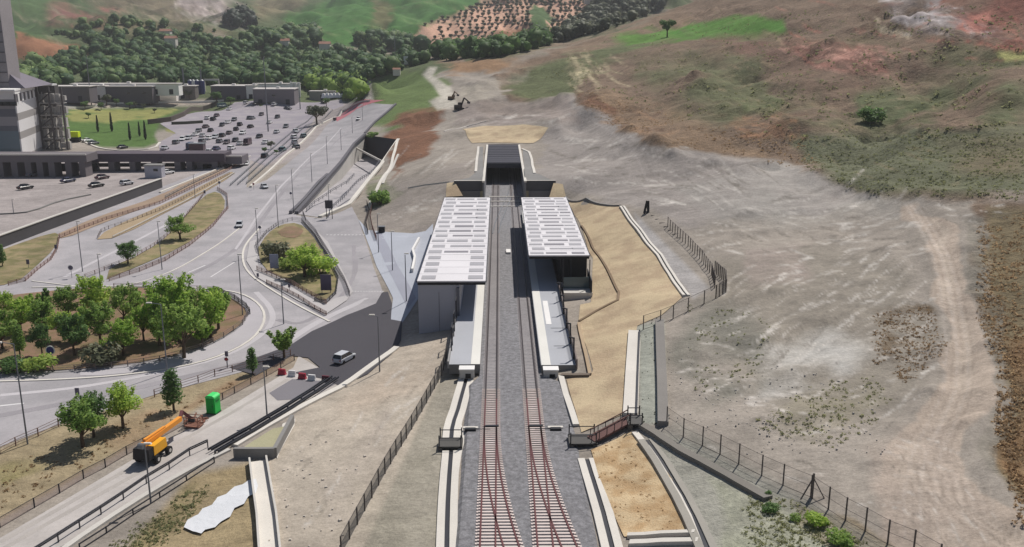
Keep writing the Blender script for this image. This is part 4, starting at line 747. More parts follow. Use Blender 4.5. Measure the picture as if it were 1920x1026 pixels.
fence([(16,536),(48,528),(70,508),(96,488),(108,468),(112,445)], 1.0, 2.4, 'pale-backed railing on the curved edge of the left grass island', mat=brownrail, panel=meshpink)
fence([(112,448),(150,432),(200,413),(250,398),(300,383),(360,354),(420,325),(455,306)], 1.1, 2.6, 'long brown railing on the strip beside the retaining wall', mat=brownrail, panel=meshpink, grp=g1)
fence([(184,448),(190,436),(204,430),(250,415),(300,396),(370,360),(430,328)], 1.0, 2.8, 'brown railing on the thin island, ending in a tight curve', mat=M('rail_b2', (104,92,88), .7, .1), grp=g1)
fence([(212,447),(260,424),(320,394),(380,362),(440,326)], .7, 4, 'low rail along the near edge of the thin island', mat=conc, rails=(.9,), rr=.2)
fence([(160,522),(196,508),(250,486),(290,462),(330,430),(372,380),(382,366)], 1.0, 3.0, 'dark railing along the far side of the island with two small trees', mat=brownrail, grp=g1)
fence([(205,528),(262,510),(310,490),(355,462),(400,425),(428,392),(426,368),(408,356)], 1.1, 2.8, 'pinkish railing along the near side of the island with two small trees', mat=brownrail, panel=meshpink, grp=g1)
fence([(484,476),(480,462),(500,438),(522,422),(548,414),(566,416)], 1.1, 2.2, 'railing on the far side of the triangular island', mat=M('rail_g', (128,124,128), .7, .1), panel=meshfence2)
fence([(568,402),(574,418),(592,438),(610,468),(628,498),(646,530),(656,556)], 1.3, 1.8, 'grey railing with close posts along the right of the triangular island', mat=M('rail_g2', (116,112,116), .7, .1), panel=meshfence2)
fence([(566,416),(592,446),(612,480),(634,524),(630,552),(612,570),(590,566)], .9, 2.2, 'dark inner railing behind the shrubs of the triangular island', mat=dark, panel=panelgrey)
fence([(482,508),(510,520),(545,534),(575,552),(612,572)], 1.2, 2.2, 'brown slatted railing at the near side of the triangular island', mat=brownrail, panel=meshpink)
fence([(500,532),(530,545),(560,560),(590,580),(612,592)], .9, 2.6, 'outer railing between the triangular island and the road', mat=brownrail, panel=meshpink, grp=g1)
rg = M('road_rail', (96,96,104), .6, .06)
fence([(575,396),(590,382),(620,362),(650,345),(664,330)], 1.0, 4, 'dark handrail along the upper edge of the sunken road', mat=rg, rails=(.5, 1), rr=.12)
fence([(616,408),(622,392),(650,366),(680,336),(712,304)], 1.0, 3, 'double handrail running down the middle of the lower road', mat=rg, rails=(.5, 1), rr=.14)
fence([(690,440),(686,420),(692,398),(688,384)], 1.4, 1.6, 'brown railing at the head of the path beside the forecourt', mat=dark, panel=meshpink)
fence([(706,452),(698,430),(694,408),(700,380)], 1.5, 1.6, 'second brown railing by the forecourt gate, nearer the dirt slope', mat=brownrail, panel=meshfence2)
for k, (off, lb) in enumerate(((0, 'outer'), (-16, 'middle'), (-30, 'far left'))):
    fence([(462+off,346-off*.1),(500+off,312-off*.1),(556+off,264-off*.1),(590+off,236-off*.1),(640+off,207-off*.05)], .9, 5, '%s pale steel guard rail along the left of the ramp' % lb, mat=steel, rails=(.55, 1), rr=.14, grp='guard rails left of the ramp')
fence([(310,372),(360,346),(420,318),(462,300)], .9, 4, 'pale steel guard rail along the road below the long walkway', mat=steel, rails=(.5, 1), rr=.14)
# crash rails by the service road
gr = fence([(60,1050),(110,1018),(150,992),(190,966),(232,938),(275,908),(318,882),(356,856),(390,840)], 1.15, 3.4, 'dark double pipe railing along the right edge of the service road', mat=M('pipe_rail', (66,66,72), .5, .05), rails=(.8, 1), rr=.13)
fence([(150,1032),(200,1000),(250,966),(300,934),(350,902),(402,868)], .8, 4.2, 'lower outer pipe railing parallel to the dark double pipe railing', mat=dark, rails=(.1, .95), rr=.12)
t = thing('guard_rail', 'dense dark bundle of parallel guard rails running up to the plastic barriers', 'guard rail', tuple(G(510,775)))
for k in range(4): strip(MB(), GL([(400,852),(470,812),(540,770),(590,738),(626,713)]), .16, .35+.12*(k % 2), .62+.12*(k % 2), step=4, shift=(k-1.5)*.55).build('rail', dark, t)
for p in resample(GL([(404,855),(470,812),(540,770),(590,738),(622,716)]), 4): MB().box((p.x, p.y, h1(p.x, p.y)+.3), (.2, .2, .8)).build('post', dark, t)
# embankment fence
ef = fence([(838,672),(828,705),(800,756),(762,822),(722,888),(684,958),(640,1040)], 2.0, 2.7, 'dark mesh fence with close posts climbing the bare embankment left of the tracks', mat=M('fence_post', (74,68,66), .7, .05), rails=(1,), panel=panelgrey, name='mesh_fence', cat='fence', pr_=.07)
fp = M('fence_post_r', (98,90,86), .7, .06)
fence([(1252,425),(1290,462),(1316,490),(1334,516),(1340,540)], 2.2, 2.0, 'tall mesh fence with close posts beside the grey path, right of the tan slope', mat=fp, rails=(1,), panel=meshfence2, name='mesh_fence', cat='fence', pr_=.07)
fence([(1340,512),(1360,530),(1361,548),(1342,560)], 2.3, 1.2, 'dense fence corner with tightly set posts, right of the grey path', mat=fp, rails=(1,), panel=meshfence, name='mesh_fence', cat='fence', pr_=.07)
fence([(1342,560),(1320,570),(1290,584),(1262,598),(1238,608),(1206,618)], 2.3, 2.6, 'mesh fence slanting down from the fence corner to the white strip', mat=fp, rails=(.03, 1), panel=meshfence2, name='mesh_fence', cat='fence', pr_=.07)
fence([(1250,797),(1281,820),(1317,836),(1350,852),(1385,870),(1428,892),(1468,910),(1520,932),(1553,955),(1585,976),(1622,996),(1664,1020),(1712,1040),(1760,1068)], 2.4, 3.0, 'long wire fence with spaced dark posts across the lower right', mat=fp, rails=(.02, .5, .97), panel=meshfence2, name='wire_fence', cat='fence', pr_=.06, rr=.03)
g_ = thing('brace_post', 'fence post with two slanting braces in the long wire fence', 'post', tuple(G(1522,934))); p = G(1522,934)
for d_ in (-1.2, 1.2): MB().beam((p.x+d_, p.y-.3, p.z), (p.x, p.y, p.z+2.2), .1, .1).build('brace', fp, g_)
MB().beam((p.x, p.y-.05, p.z-.1), (p.x, p.y-.05, p.z+2.7), .16, .16).build('post', fp, g_)
rr_ = random.Random(5)
for k in range(7):
    p = G(1222+k*8, 405+k*7); t_ = MB(); t_.beam((p.x-.2, p.y, p.z+.1), (p.x+1.8, p.y+rr_.uniform(-.2, .2), p.z+.15), .12, .12); top(t_, 'loose_post', fp, 'fence posts lying in a row on the ground beside the grey path', 'post', 'fence posts lying beside the path')
# small footbridges over the channels
def footbridge(px, wd, dp, lab):
    p = G(*px); t = thing('footbridge', lab, 'footbridge', tuple(p)); x, y, z = p
    MB().box((x, y, z+.55), (wd, dp, .18)).build('deck', M('fb_deck', (78,76,74), .7, .1), t)
    for a in (-1, 1):
        MB().box((x+a*wd*.42, y, z+.1), (.5, dp, .9)).build('abutment', M('fb_ab', (96,92,88), .8, .1), t)
        for b in (-1, 1): MB().beam((x+a*wd*.45, y+b*dp*.45, z+.5), (x+a*wd*.45, y+b*dp*.45, z+2.0), .14, .14).build('post', dark, t)
        MB().beam((x-wd*.45, y+a*dp*.45, z+1.7), (x+wd*.45, y+a*dp*.45, z+1.7), .09, .09).build('handrail', dark, t)
footbridge((845,838), 2.9, 2.6, 'small dark footbridge over the white drain left of the ballast')
footbridge((1092,832), 3.4, 2.8, 'small dark footbridge over the channel right of the ballast')
footbridge((1190,796), 1.6, 2.6, 'small dark footbridge at the foot of the white concrete strip')
a_, b_ = G(1108,832), G(1178,796); t = thing('access_ramp', 'rust-brown ramp with railings joining the two right footbridges', 'ramp', tuple(a_)); rb = M('rust_brown', (104,76,72), .8, .1)
MB().beam((a_.x, a_.y, a_.z+.5), (b_.x, b_.y, b_.z+.6), 1.7, .25).build('deck', rb, t)
for s_ in (-1, 1):
    MB().beam((a_.x, a_.y+s_*.8, a_.z+1.5), (b_.x, b_.y+s_*.8, b_.z+1.6), .1, .1).build('handrail', rb, t)
    for k in range(6): p = a_.lerp(b_, k/5); MB().beam((p.x, p.y+s_*.8, p.z+.4), (p.x, p.y+s_*.8, p.z+1.6), .09, .09).build('post', dark, t)
# ---------------------------------------------------------------- lamps and signs
lampm = M('lamp_post', (118,120,126), .5, .05)
def lamp(base, tpx, arm, lab, thick=.09, nm='street_lamp', cat='street lamp', grp='street lamps'):
    p = G(*base); k = pxm(p)*.97; h = abs(base[1]-tpx[1])/k*1.02; d = RT*arm
    t = thing(nm, lab, cat, tuple(p), group=grp); MB().cyl(p-Vector((0, 0, .2)), p+Vector((0, 0, h)), thick*1.3, thick*.8, 8).build('pole', lampm, t)
    a = p+Vector((0, 0, h)); e = a+d+Vector((0, 0, .25))
    if arm: MB().cyl(a, e, thick*.6, thick*.5, 6).build('arm', lampm, t)
    MB().box((e.x+(.3 if arm >= 0 else -.3), e.y, e.z), (.95, .35, .16), taper=.8).build('lamp_head', conc_l, t); return t
LM = [((52,833),(28,645),-1.6,'tall street lamp with a slanting arm at the left edge, beside the verge'),((283,944),(275,832),0,'street lamp in front of the orange lift'),((501,784),(499,690),0,'street lamp on the service road below the red and white barriers'),((712,697),(706,594),-.6,'street lamp on the white kerb beside the silver estate car'),
 ((314,700),(290,572),-1.5,'curved-arm street lamp inside the tree-filled roundabout'),((455,592),(450,482),0,'street lamp at the right tip of the tree-filled roundabout'),((532,608),(530,528),0,'street lamp below the triangular island'),((155,510),(147,420),0,'street lamp at the fork of the left roads'),((304,506),(296,420),0,'street lamp between the two small trees on the grass island'),
 ((485,480),(482,396),0,'street lamp at the left corner of the triangular island'),((522,428),(518,352),0,'street lamp at the top of the triangular island'),((551,400),(549,322),0,'street lamp on the parapet at the foot of the ramp'),((585,342),(583,292),0,'first street lamp on the ramp, nearest the silver car'),((614,308),(612,260),0,'street lamp halfway up the ramp'),((640,282),(638,246),0,'street lamp above the sunken road wall'),((661,250),(659,222),0,'street lamp at the bend of the ramp below the white car'),((680,226),(678,200),0,'farthest street lamp on the ramp'),
 ((736,508),(730,438),0,'street lamp on the forecourt footway'),((762,566),(762,480),0,'street lamp on the forecourt beside the canopy'),((710,474),(706,405),0,'street lamp at the left edge of the forecourt'),((618,404),(616,350),0,'street lamp at the foot of the lower road railing'),((190,540),(186,480),0,'street lamp behind the trees at the far side of the roundabout'),((366,372),(364,330),0,'short street lamp by the sign on the far tip of the grass island'),((26,402),(24,376),0,'short lamp post in the lower lot at the far left')]
for b, a, c, l in LM: lamp(b, a, c, l)
for b, a, l in (((503,247),(497,118),'tall floodlight mast standing in the middle of the car park'),((563,205),(561,172),'short floodlight mast at the far edge of the car park'),((172,200),(165,112),'tall mast behind the cypress lawn'),((741,110),(739,70),'tall mast on the far road near the white sign board')):
    lamp(b, a, 0, l, .28, 'light_mast', 'mast', 'tall masts')
def sign(base, h, r, col, lab, shape='disc', bd=None):
    p = G(*base); t = thing('road_sign', lab, 'road sign', tuple(p), group='road signs'); MB().cyl(p, p+Vector((0, 0, h)), .05, .05, 6).build('pole', lampm, t); c = p+Vector((0, -.08, h))
    if shape == 'disc':
        MB().cyl(c+Vector((0, .04, 0)), c-Vector((0, .04, 0)), r, r, 20).build('sign_plate', bd or white, t); MB().cyl(c-Vector((0, .04, 0)), c-Vector((0, .06, 0)), r*.8, r*.8, 20).build('sign_face', col, t)
    else: MB().box(c, (r*1.2, .08, r*2)).build('sign_plate', col, t)
blue_p = M('blue_sign', (52,48,120), .5, .02); red_p = M('red_sign', (150,52,60), .5, .02); gsg = M('sign_back', (92,88,104), .6, .04)
sign((98,682), 2.3, .75, blue_p, 'round blue road sign among the trees at the near side of the roundabout')
sign((135,522), 2.4, .6, gsg, 'dark round sign at the fork of the left roads'); sign((427,690), 2.4, .42, gsg, 'triangular-looking sign back beside the verge, near the small trees', 'board')
sign((426,690), 1.5, .35, red_p, 'small red and white plate under the sign beside the verge')
sign((54,504), 1.6, .55, gsg, 'dark double sign on the curved edge of the left grass island', 'board'); sign((106,474), 1.5, .5, gsg, 'dark sign at the top corner of the left grass island', 'board'); sign((246,492), 1.8, .42, red_p, 'small reddish sign below the left small tree of the grass island', 'board')
sign((148,758), 2.0, .5, gsg, 'grey sign on the verge behind the nearest trees', 'board'); sign((385,375), 2.6, .5, gsg, 'dark sign on the far tip of the grass island', 'board'); sign((412,352), 1.8, .5, gsg, 'dark round sign at the head of the ramp road'); sign((488,440), 2.0, .45, gsg, 'dark round sign beside the lamp at the triangular island'); sign((546,374), 2.0, .45, gsg, 'small dark sign on the parapet at the foot of the ramp'); sign((476,356), 2.0, .4, red_p, 'thin sign standing beside the silver car on the ramp'); sign((543,546), 1.2, .4, gsg, 'small dark marker below the triangular island', 'board'); sign((484,524), 1.0, .4, gsg, 'small dark marker at the left corner of the triangular island', 'board')
def panel(base, wpx, hpx, mat, lab):
    p = G(*base); k = pxm(p); t = thing('information_board', lab, 'board', tuple(p)); w_, h_ = wpx/k, hpx/k
    MB().box((p.x, p.y, p.z+h_*.58), (w_, .14, h_*.84)).build('board_panel', mat, t)
    for s_ in (-1, 1): MB().cyl((p.x+s_*w_*.4, p.y, p.z-.1), (p.x+s_*w_*.4, p.y, p.z+h_), .07, .07, 6).build('leg', lampm, t)
panel((515,508), 16, 32, M('board_blue_grey', (140,146,170), .5, .03), 'pale blue-grey board on two legs in the triangular island')
panel((612,550), 20, 36, M('board_violet', (86,80,102), .6, .05), 'dark violet board on two legs at the right corner of the triangular island')
panel((763,124), 12, 18, white, 'white sign board beside the far road below the orchard')
def frame(base, wpx, hpx, lab, lean=0):
    p = G(*base); k = pxm(p); w_, h_ = wpx/k, hpx/k; t = thing('sign_frame', lab, 'frame', tuple(p))
    MB().box((p.x, p.y, p.z+h_*.78), (w_, .5, h_*.42)).build('panel', M('frame_panel', (66,64,70), .6, .05), t)
    for s_ in (-1, 1): MB().beam((p.x+s_*w_*.38, p.y, p.z-.1), (p.x+s_*w_*.36, p.y, p.z+h_*.7), .18, .18).build('leg', dark, t)
frame((618,411), 14, 36, 'dark sign frame on two legs standing in the lower road between the railings')
p = G(1212,400); t = thing('folded_gate', 'dark folded gate leaf propped upright beside the grey path', 'gate', tuple(p))
for s_, w_ in ((-.45, .5), (.35, .55)): MB().beam((p.x+s_*1.2, p.y, p.z-.1), (p.x+s_*.3+.25, p.y+.3, p.z+2.9), w_, .3).build('gate_leaf', black, t)
MB().box((p.x, p.y, p.z+.3), (1.1, .5, .35)).build('foot', dark, t)
q = G(716,436); t = thing('bin_box', 'small dark box with white sides beside the forecourt railing', 'box', tuple(q)); MB().box((q.x, q.y, q.z+.8), (1.6, 1.4, 1.6)).build('housing', black, t); MB().box((q.x, q.y, q.z+1.65), (1.8, 1.6, .12)).build('lid', steel, t)
q = G(790,500); pts_ = [G(*a) for a in ((773,512),(778,488),(774,474),(786,452))]; m_ = strip(MB(), pts_, .5, 0, 1.0, step=2); top(m_, 'zigzag_bench', white, 'white zigzag stair parapet on the forecourt beside the canopy', 'parapet')
# plastic barriers
br_ = M('red_plastic', (168,48,66), .5, .06); bw_ = M('white_plastic', (214,212,212), .5, .05)
for (px_, py_), m, lb in (((529,703),br_,'red plastic road barrier, first from the left in the row across the service road'),((548,706),bw_,'white plastic road barrier, second from the left in the row'),((567,711),br_,'darker red plastic road barrier in the middle of the row'),((585,714),bw_,'white plastic road barrier, fourth from the left, with slanted ends'),((611,716),M('dark_red_plastic', (96,40,52), .5, .06),'dark red plastic road barrier at the right end of the row')):
    p = G(px_, py_); t = thing('plastic_barrier', lb, 'barrier', tuple(p), group='red and white plastic barriers'); z = p.z
    MB().box((p.x, p.y, z+.3), (1.35, .6, .5), rz=-.25, taper=.8).build('base', m, t); MB().box((p.x, p.y, z+.75), (1.2, .32, .45), rz=-.25, taper=.92).build('top', m, t)
# ---------------------------------------------------------------- vehicles
taillm = M('tail_light', (150,24,24), .3, 0); headm = M('head_light', (220,220,215), .2, 0)
PAINT = {k: M('paint_'+k, c, .3, .02, spec=.5) for k, c in dict(silver=(190,192,196), white=(232,232,232), black=(34,36,42), grey=(112,114,120), blue=(60,66,92), maroon=(74,50,58), teal=(96,120,124), red=(150,50,48), brown=(92,82,84)).items()}
def loft(mb, secs):
    k = len(mb.v); n = len(secs[0]); 
    for s in secs: mb.v += [tuple(p) for p in s]
    for i in range(len(secs)-1):
        for j in range(n): mb.f.append((k+i*n+j, k+i*n+(j+1) % n, k+(i+1)*n+(j+1) % n, k+(i+1)*n+j))
    mb.f.append(tuple(k+j for j in range(n-1, -1, -1))); mb.f.append(tuple(k+(len(secs)-1)*n+j for j in range(n))); return mb
def sec(x, hw, zb, zt, r=.12): return [(x, -hw+r*.4, zb), (x, hw-r*.4, zb), (x, hw, zb+r), (x, hw, zt-r), (x, hw-r, zt), (x, -hw+r, zt), (x, -hw, zt-r), (x, -hw, zb+r)]
def car_template(kind, col):
    L_, hb, hr = {'hatch': (3.9, .92, 1.48), 'saloon': (4.5, .9, 1.44), 'estate': (4.2, .95, 1.55), 'van': (5.4, 1.2, 2.4)}[kind]; W2 = .88 if kind != 'van' else .98
    t = thing('car' if kind != 'van' else 'van', 'tmp', 'car' if kind != 'van' else 'van', local=True); h = L_/2
    b = MB(); loft(b, [sec(-h, W2*.86, .38, hb*.9), sec(-h+.12, W2*.97, .26, hb), sec(-h+.8, W2, .22, hb+.02), sec(0, W2, .22, hb+.01), sec(h-1.15, W2, .22, hb-.02), sec(h-.35, W2*.95, .26, hb*.8), sec(h, W2*.82, .36, hb*.66)])
    ws = {'hatch': (-h+.1, -h+.5, .35, 1.05), 'saloon': (-h+.75, -h+1.3, .3, 1.1), 'estate': (-h+.08, -h+.35, .4, 1.1), 'van': (-h+.05, -h+.12, 1.5, 2.2)}[kind]
    a0, a1, a2, a3 = ws; tw = W2*.78
    b.add([(a1, -tw, hr), (a2, -tw, hr), (a2, tw, hr), (a1, tw, hr), (a1+.02, -tw, hr-.07), (a2-.02, -tw, hr-.07), (a2-.02, tw, hr-.07), (a1+.02, tw, hr-.07)], [(0, 1, 2, 3), (0, 4, 5, 1), (1, 5, 6, 2), (2, 6, 7, 3), (3, 7, 4, 0)])
    for sy in (-1, 1):
        for (xa, xb) in ((a0, a1), (a3, a2), ((a0+a3)/2, (a1+a2)/2)): b.beam((xa, sy*W2*.93, hb-.03), (xb, sy*tw, hr-.04), .07, .07)
    b.build('body', PAINT[col], t)
    g = MB(); g.add([(a0, -W2*.92, hb-.05), (a3, -W2*.92, hb-.05), (a3, W2*.92, hb-.05), (a0, W2*.92, hb-.05), (a1, -tw+.02, hr-.04), (a2, -tw+.02, hr-.04), (a2, tw-.02, hr-.04), (a1, tw-.02, hr-.04)], [(4, 5, 6, 7), (0, 1, 5, 4), (1, 2, 6, 5), (2, 3, 7, 6), (3, 0, 4, 7)])
    g.build('windows', glass if kind != 'van' else PAINT[col], t)
    for x in (-h+.75, h-.78):
        for sy in (-1, 1): MB().cyl((x, sy*(W2-.16), .31), (x, sy*(W2+.02), .31), .31, .31, 12).build('wheel', rubber, t)
    for sy in (-1, 1):
        MB().box((h-.09, sy*W2*.62, hb*.62), (.22, .34, .15)).build('headlight', headm, t); MB().box((-h+.06, sy*W2*.74, hb*.78), (.16, .22, .2)).build('tail_light', taillm, t)
    MB().box((h-.02, 0, .34), (.14, W2*1.5, .16)).build('bumper', dark, t); return t
TPL = {}; _used = set(); seq = 0
def car(px, py, hx, hy, kind, col, lab, group=None, sc=1):
    """centre pixel on the road and a second pixel ahead of the car"""
    p = G(px, py); q = G(px+hx, py+hy); a = math.atan2(q.y-p.y, q.x-p.x); key = (kind, col)
    if key not in TPL: TPL[key] = car_template(*key); o = TPL[key]; o.location = p; o.rotation_euler = (0, 0, a); o.scale = (sc,)*3; o['label'] = lab
    else: o = dup(TPL[key], p, a, lab, sc=sc)
    o.location.z += .13
    if group: o['group'] = group
    elif 'group' in o: del o['group']
    o.name = 'van' if kind == 'van' else 'car'; o['category'] = 'van' if kind == 'van' else 'car'; return o
car(646, 678, 22, -12, 'estate', 'silver', 'silver hatchback on the fresh dark road, seen from behind, near the station hall', sc=1.03)
car(496, 353, 12, 7, 'saloon', 'silver', 'silver saloon coming down the ramp beside the thin sign'); car(449, 426, -3, 10, 'hatch', 'silver', 'silver hatchback entering the roundabout from the ramp')
car(672, 225, -6, 6, 'estate', 'white', 'white car high on the ramp, coming down'); car(462, 310, -5, 8, 'hatch', 'white', 'white hatchback on the side road left of the ramp'); car(628, 226, 5, -5, 'hatch', 'maroon', 'dark red car on the red lane at the top left edge of the ramp')
PK = [(353,262,'black'),(342,264,'white'),(367,255,'white'),(379,268,'grey'),(368,275,'white'),(357,280,'blue','van'),(403,260,'black'),(417,257,'black'),(441,266,'black'),(464,272,'maroon','van'),(443,245,'black'),(416,237,'black'),(427,232,'white'),(439,227,'grey'),(400,226,'black'),(389,224,'white'),(467,224,'black'),(406,219,'maroon'),(430,207,'white'),(417,202,'teal','van'),(462,195,'white'),(309,281,'black'),(406,282,'blue'),(434,281,'white'),(391,288,'white'),(486,259,'black'),(555,249,'silver'),(551,260,'white'),(552,270,'silver'),(569,258,'teal'),(555,279,'grey'),(497,296,'black'),(490,217,'brown'),(473,224,'grey'),(607,194,'black'),(450,236,'black'),(515,198,'white'),(481,197,'black'),(530,284,'teal'),(450,272,'black'),(425,270,'brown'),(395,247,'black'),(519,250,'black'),(386,240,'brown'),(536,240,'grey'),(372,248,'grey'),(330,270,'grey'),(455,252,'white'),(430,252,'brown'),(470,240,'black'),(412,268,'grey'),(380,257,'black'),(505,232,'white'),(520,222,'black'),(392,262,'white'),(540,205,'grey'),(498,270,'white')]
PK = [(c[0], c[1], 'silver')+c[3:] if (c[2] == 'black' and i % 3 == 0) else c for i, c in enumerate(PK)]
names = ['first', 'second', 'third', 'fourth', 'fifth', 'sixth', 'seventh', 'eighth', 'ninth', 'tenth', 'eleventh', 'twelfth', 'thirteenth', 'fourteenth', 'fifteenth', 'sixteenth', 'seventeenth', 'eighteenth', 'nineteenth', 'twentieth', 'twenty-first', 'twenty-second']
rowof = lambda y: 0 if y < 212 else 1 if y < 236 else 2 if y < 258 else 3 if y < 270 else 4
rown = ['from left at the far end of the car park', 'from left in the upper rows of the car park', 'from left in the middle rows of the car park', 'from left in the lower rows of the car park', 'from left in the car park row above the walkway']
rc = random.Random(11)
for r in range(5):
    for k, c in enumerate(sorted([c for c in PK if rowof(c[1]) == r])):
        kd = c[3] if len(c) > 3 else rc.choice(['hatch', 'saloon', 'estate']); hd = (10, -4) if c[0] < 540 else (10, 3)
        if rc.random() < .3: hd = (-hd[0], -hd[1])
        car(c[0], c[1], hd[0]+rc.uniform(-2, 2), hd[1]+rc.uniform(-1, 1), kd, c[2], 'parked %s %s, %s %s' % (c[2], 'van' if kd == 'van' else 'car', names[k], rown[r]), 'vehicles in the car park', 1.3)
for px_, py_, c, l in ((48,355,'black','black car leaving the lower lot at the far left'),(181,351,'black','black car in the lower lot just above the retaining wall'),(128,342,'blue','dark blue car in the shade of the walkway pillars'),(238,347,'silver','silver car beside the right end of the lower lot'),(164,266,'white','white car below the cypress lawn beside the yellow kiosk'),(176,271,'grey','grey car at the kerb of the cypress lawn'),(230,279,'black','black car parked behind the long walkway'),(314,327,'white','white car under the right end of the long walkway'),(192,336,'maroon','dark car in the shade beneath the long walkway'),(62,331,'grey','grey car in the shade below the striped block')):
    car(px_, py_, 12, -2, 'saloon' if c != 'silver' else 'hatch', c, l, None, 1.25)
# kiosk truck with yellow box
p = G(142,266); t = thing('kiosk', 'bright yellow box kiosk on a dark base beside the cypress lawn', 'kiosk', tuple(p)); MB().box((p.x, p.y, p.z+1.2), (4.4, 3, 2.2)).build('base', black, t); MB().box((p.x, p.y, p.z+3.6), (4.2, 2.8, 2.8)).build('box', M('yellow', (206,226,30), .5, .02), t)
# ---------------------------------------------------------------- boom lift and toilet
org = M('orange_paint', (226,148,52), .5, .06); yel = M('amber_paint', (222,160,34), .5, .05)
a = G(286,862); b = G(372,795); hd = math.atan2(b.y-a.y, b.x-a.x); L_ = (b-a).length
t = thing('boom_lift', 'orange and yellow boom lift with its boom lowered over the service road', 'boom lift', tuple(a+Vector((0, 0, .07))), hd, local=True)
MB().box((.4, 0, .75), (3.4, 1.7, .5), taper=.9).build('chassis', black, t)
for x in (-.9, 1.7):
    for s_ in (-1, 1):
        wl = MB().cyl((x, s_*1.25-.22, .55), (x, s_*1.25+.22, .55), .55, .55, 14).build('wheel', rubber, t); MB().cyl((x, s_*1.48-.02, .55), (x, s_*1.48+.02, .55), .25, .25, 10).build('rim', conc, wl)
MB().box((.2, -.75, 1.75), (2.9, .85, 1.2), taper=.92).build('engine_cover', yel, t); MB().box((.2, .75, 1.65), (2.7, .8, 1.0), taper=.92).build('tank_cover', yel, t)
MB().box((-1.6, 0, 1.6), (1.3, 2.3, 1.4), taper=.9).build('counterweight', black, t); MB().cyl((.3, 0, .9), (.3, 0, 1.3), .7, .7, 14).build('turntable', dark, t)
MB().beam((-1.7, .05, 2.6), (L_*.62, .0, 2.5), .55, .6).build('boom', org, t); MB().beam((-1.2, .05, 3.05), (3.2, .0, 2.9), .35, .3).build('boom_sleeve', org, t); MB().beam((.4, 0, 1.9), (2.8, 0, 2.3), .25, .25).build('lift_cylinder', steel, t); MB().cyl((-1.9, -.3, 2.6), (-1.9, .4, 2.6), .4, .4, 12).build('boom_pivot', steel, t)
MB().beam((L_*.62, 0, 2.5), (L_*.74, .5, 2.9), .4, .4).build('jib_joint', rust, t); MB().beam((L_*.74, .5, 2.9), (L_*.88, 0, 1.2), .35, .35).build('jib', rust, t)
bk = MB(); x0_ = L_*.84
rb2 = M('basket_rust', (140,98,82), .75, .12)
for (dx, dy) in ((0, -1), (1.3, -1), (1.3, 1), (0, 1)): bk.beam((x0_+dx, dy, .25), (x0_+dx, dy, 1.5), .09, .09)
for z in (.3, .9, 1.5):
    for p0, p1 in (((0,-1),(1.3,-1)),((1.3,-1),(1.3,1)),((1.3,1),(0,1)),((0,1),(0,-1))): bk.beam((x0_+p0[0], p0[1], z), (x0_+p1[0], p1[1], z), .08, .08)
bk.build('basket_frame', rb2, t); MB().box((x0_+.65, 0, .22), (1.4, 2.1, .1)).build('basket_floor', rb2, t); MB().box((x0_+.2, 0, 1.2), (.25, .9, .5)).build('control_box', dark, t)
dbm = MB(); rd = random.Random(2)
for k in range(16): x_ = L_*.86+rd.uniform(.8, 3.0); y_ = rd.uniform(-1.4, 1.4); an = rd.uniform(0, 3.1); l_ = rd.uniform(.6, 1.5); dbm.beam((x_, y_, rd.uniform(.1, .5)), (x_+math.cos(an)*l_, y_+math.sin(an)*l_, rd.uniform(.1, .9)), .18, .12)
o = dbm.build('scrap_heap', rb2); o.location = a; o.rotation_euler = (0, 0, hd); tag(o, 'heap of rusty frames lying between the lift basket and the green toilet', 'scrap heap')
p = G(401,774); t = thing('portable_toilet', 'bright green portable toilet cabin beside the service road railing', 'portable toilet', tuple(p+Vector((0, 0, .07))), -.25, local=True); gp = M('green_plastic', (20,186,72), .45, .04)
MB().box((0, 0, 1.25), (1.4, 1.4, 2.2)).build('cabin', gp, t); MB().box((0, 0, .08), (1.5, 1.5, .16)).build('skid', M('green_dark', (12,110,50), .6, .04), t)
rf = MB(); loft(rf, [[(x, y, z) for x, z in ((-.74, 2.34), (-.7, 2.52), (-.4, 2.72), (.4, 2.72), (.7, 2.52), (.74, 2.34))] for y in (-.76, .76)]); rf.build('roof', M('green_roof', (70,214,110), .5, .04), t)
dr = MB().box((.0, -.73, 1.25), (.95, .06, 1.95)).build('door', M('green_door', (16,160,64), .5, .04), t); MB().box((.34, -.78, 1.2), (.08, .06, .25)).build('handle', dark, dr); MB().box((.73, 0, 1.9), (.05, .9, .3)).build('vent', M('green_vent', (10,120,50), .6, .04), t)
def excavator(base, h, lab, col, flip=1):
    p = G(*base); t = thing('excavator', lab, 'excavator', tuple(p), .6*flip, local=True); ck = M('exc_'+col, {'dark': (62,54,52), 'brown': (104,84,66)}[col], .6, .06); s_ = h/5
    for y in (-1, 1): MB().box((0, y*1.1*s_, .45*s_), (3.8*s_, .6*s_, .9*s_), taper=.88).build('track', black, t)
    MB().box((-.5*s_, 0, 1.5*s_), (2.8*s_, 2.5*s_, 1.2*s_), taper=.93).build('engine_house', ck, t); cb = MB().box((.7*s_, .7*s_, 2.2*s_), (1.3*s_, 1.1*s_, 1.8*s_), taper=.9).build('cab', ck, t); MB().box((1.3*s_, .7*s_, 2.4*s_), (.12*s_, .9*s_, 1.0*s_)).build('windscreen', glass, cb)
    MB().beam((.9*s_, -.3*s_, 1.8*s_), (2.4*s_, -.3*s_, 5.0*s_), .45*s_, .55*s_).build('boom', ck, t); MB().beam((2.4*s_, -.3*s_, 5.0*s_), (4.6*s_, -.3*s_, 3.4*s_), .35*s_, .45*s_).build('arm', ck, t); MB().box((4.7*s_, -.3*s_, 2.9*s_), (.8*s_, 1.0*s_, .9*s_), taper=1.2).build('bucket', dark, t)
excavator((861,206), 5.6, 'nearer dark excavator at the end of the pale dirt track', 'dark'); excavator((847,188), 4.6, 'farther brown excavator beside the pale dirt track', 'brown', -1)
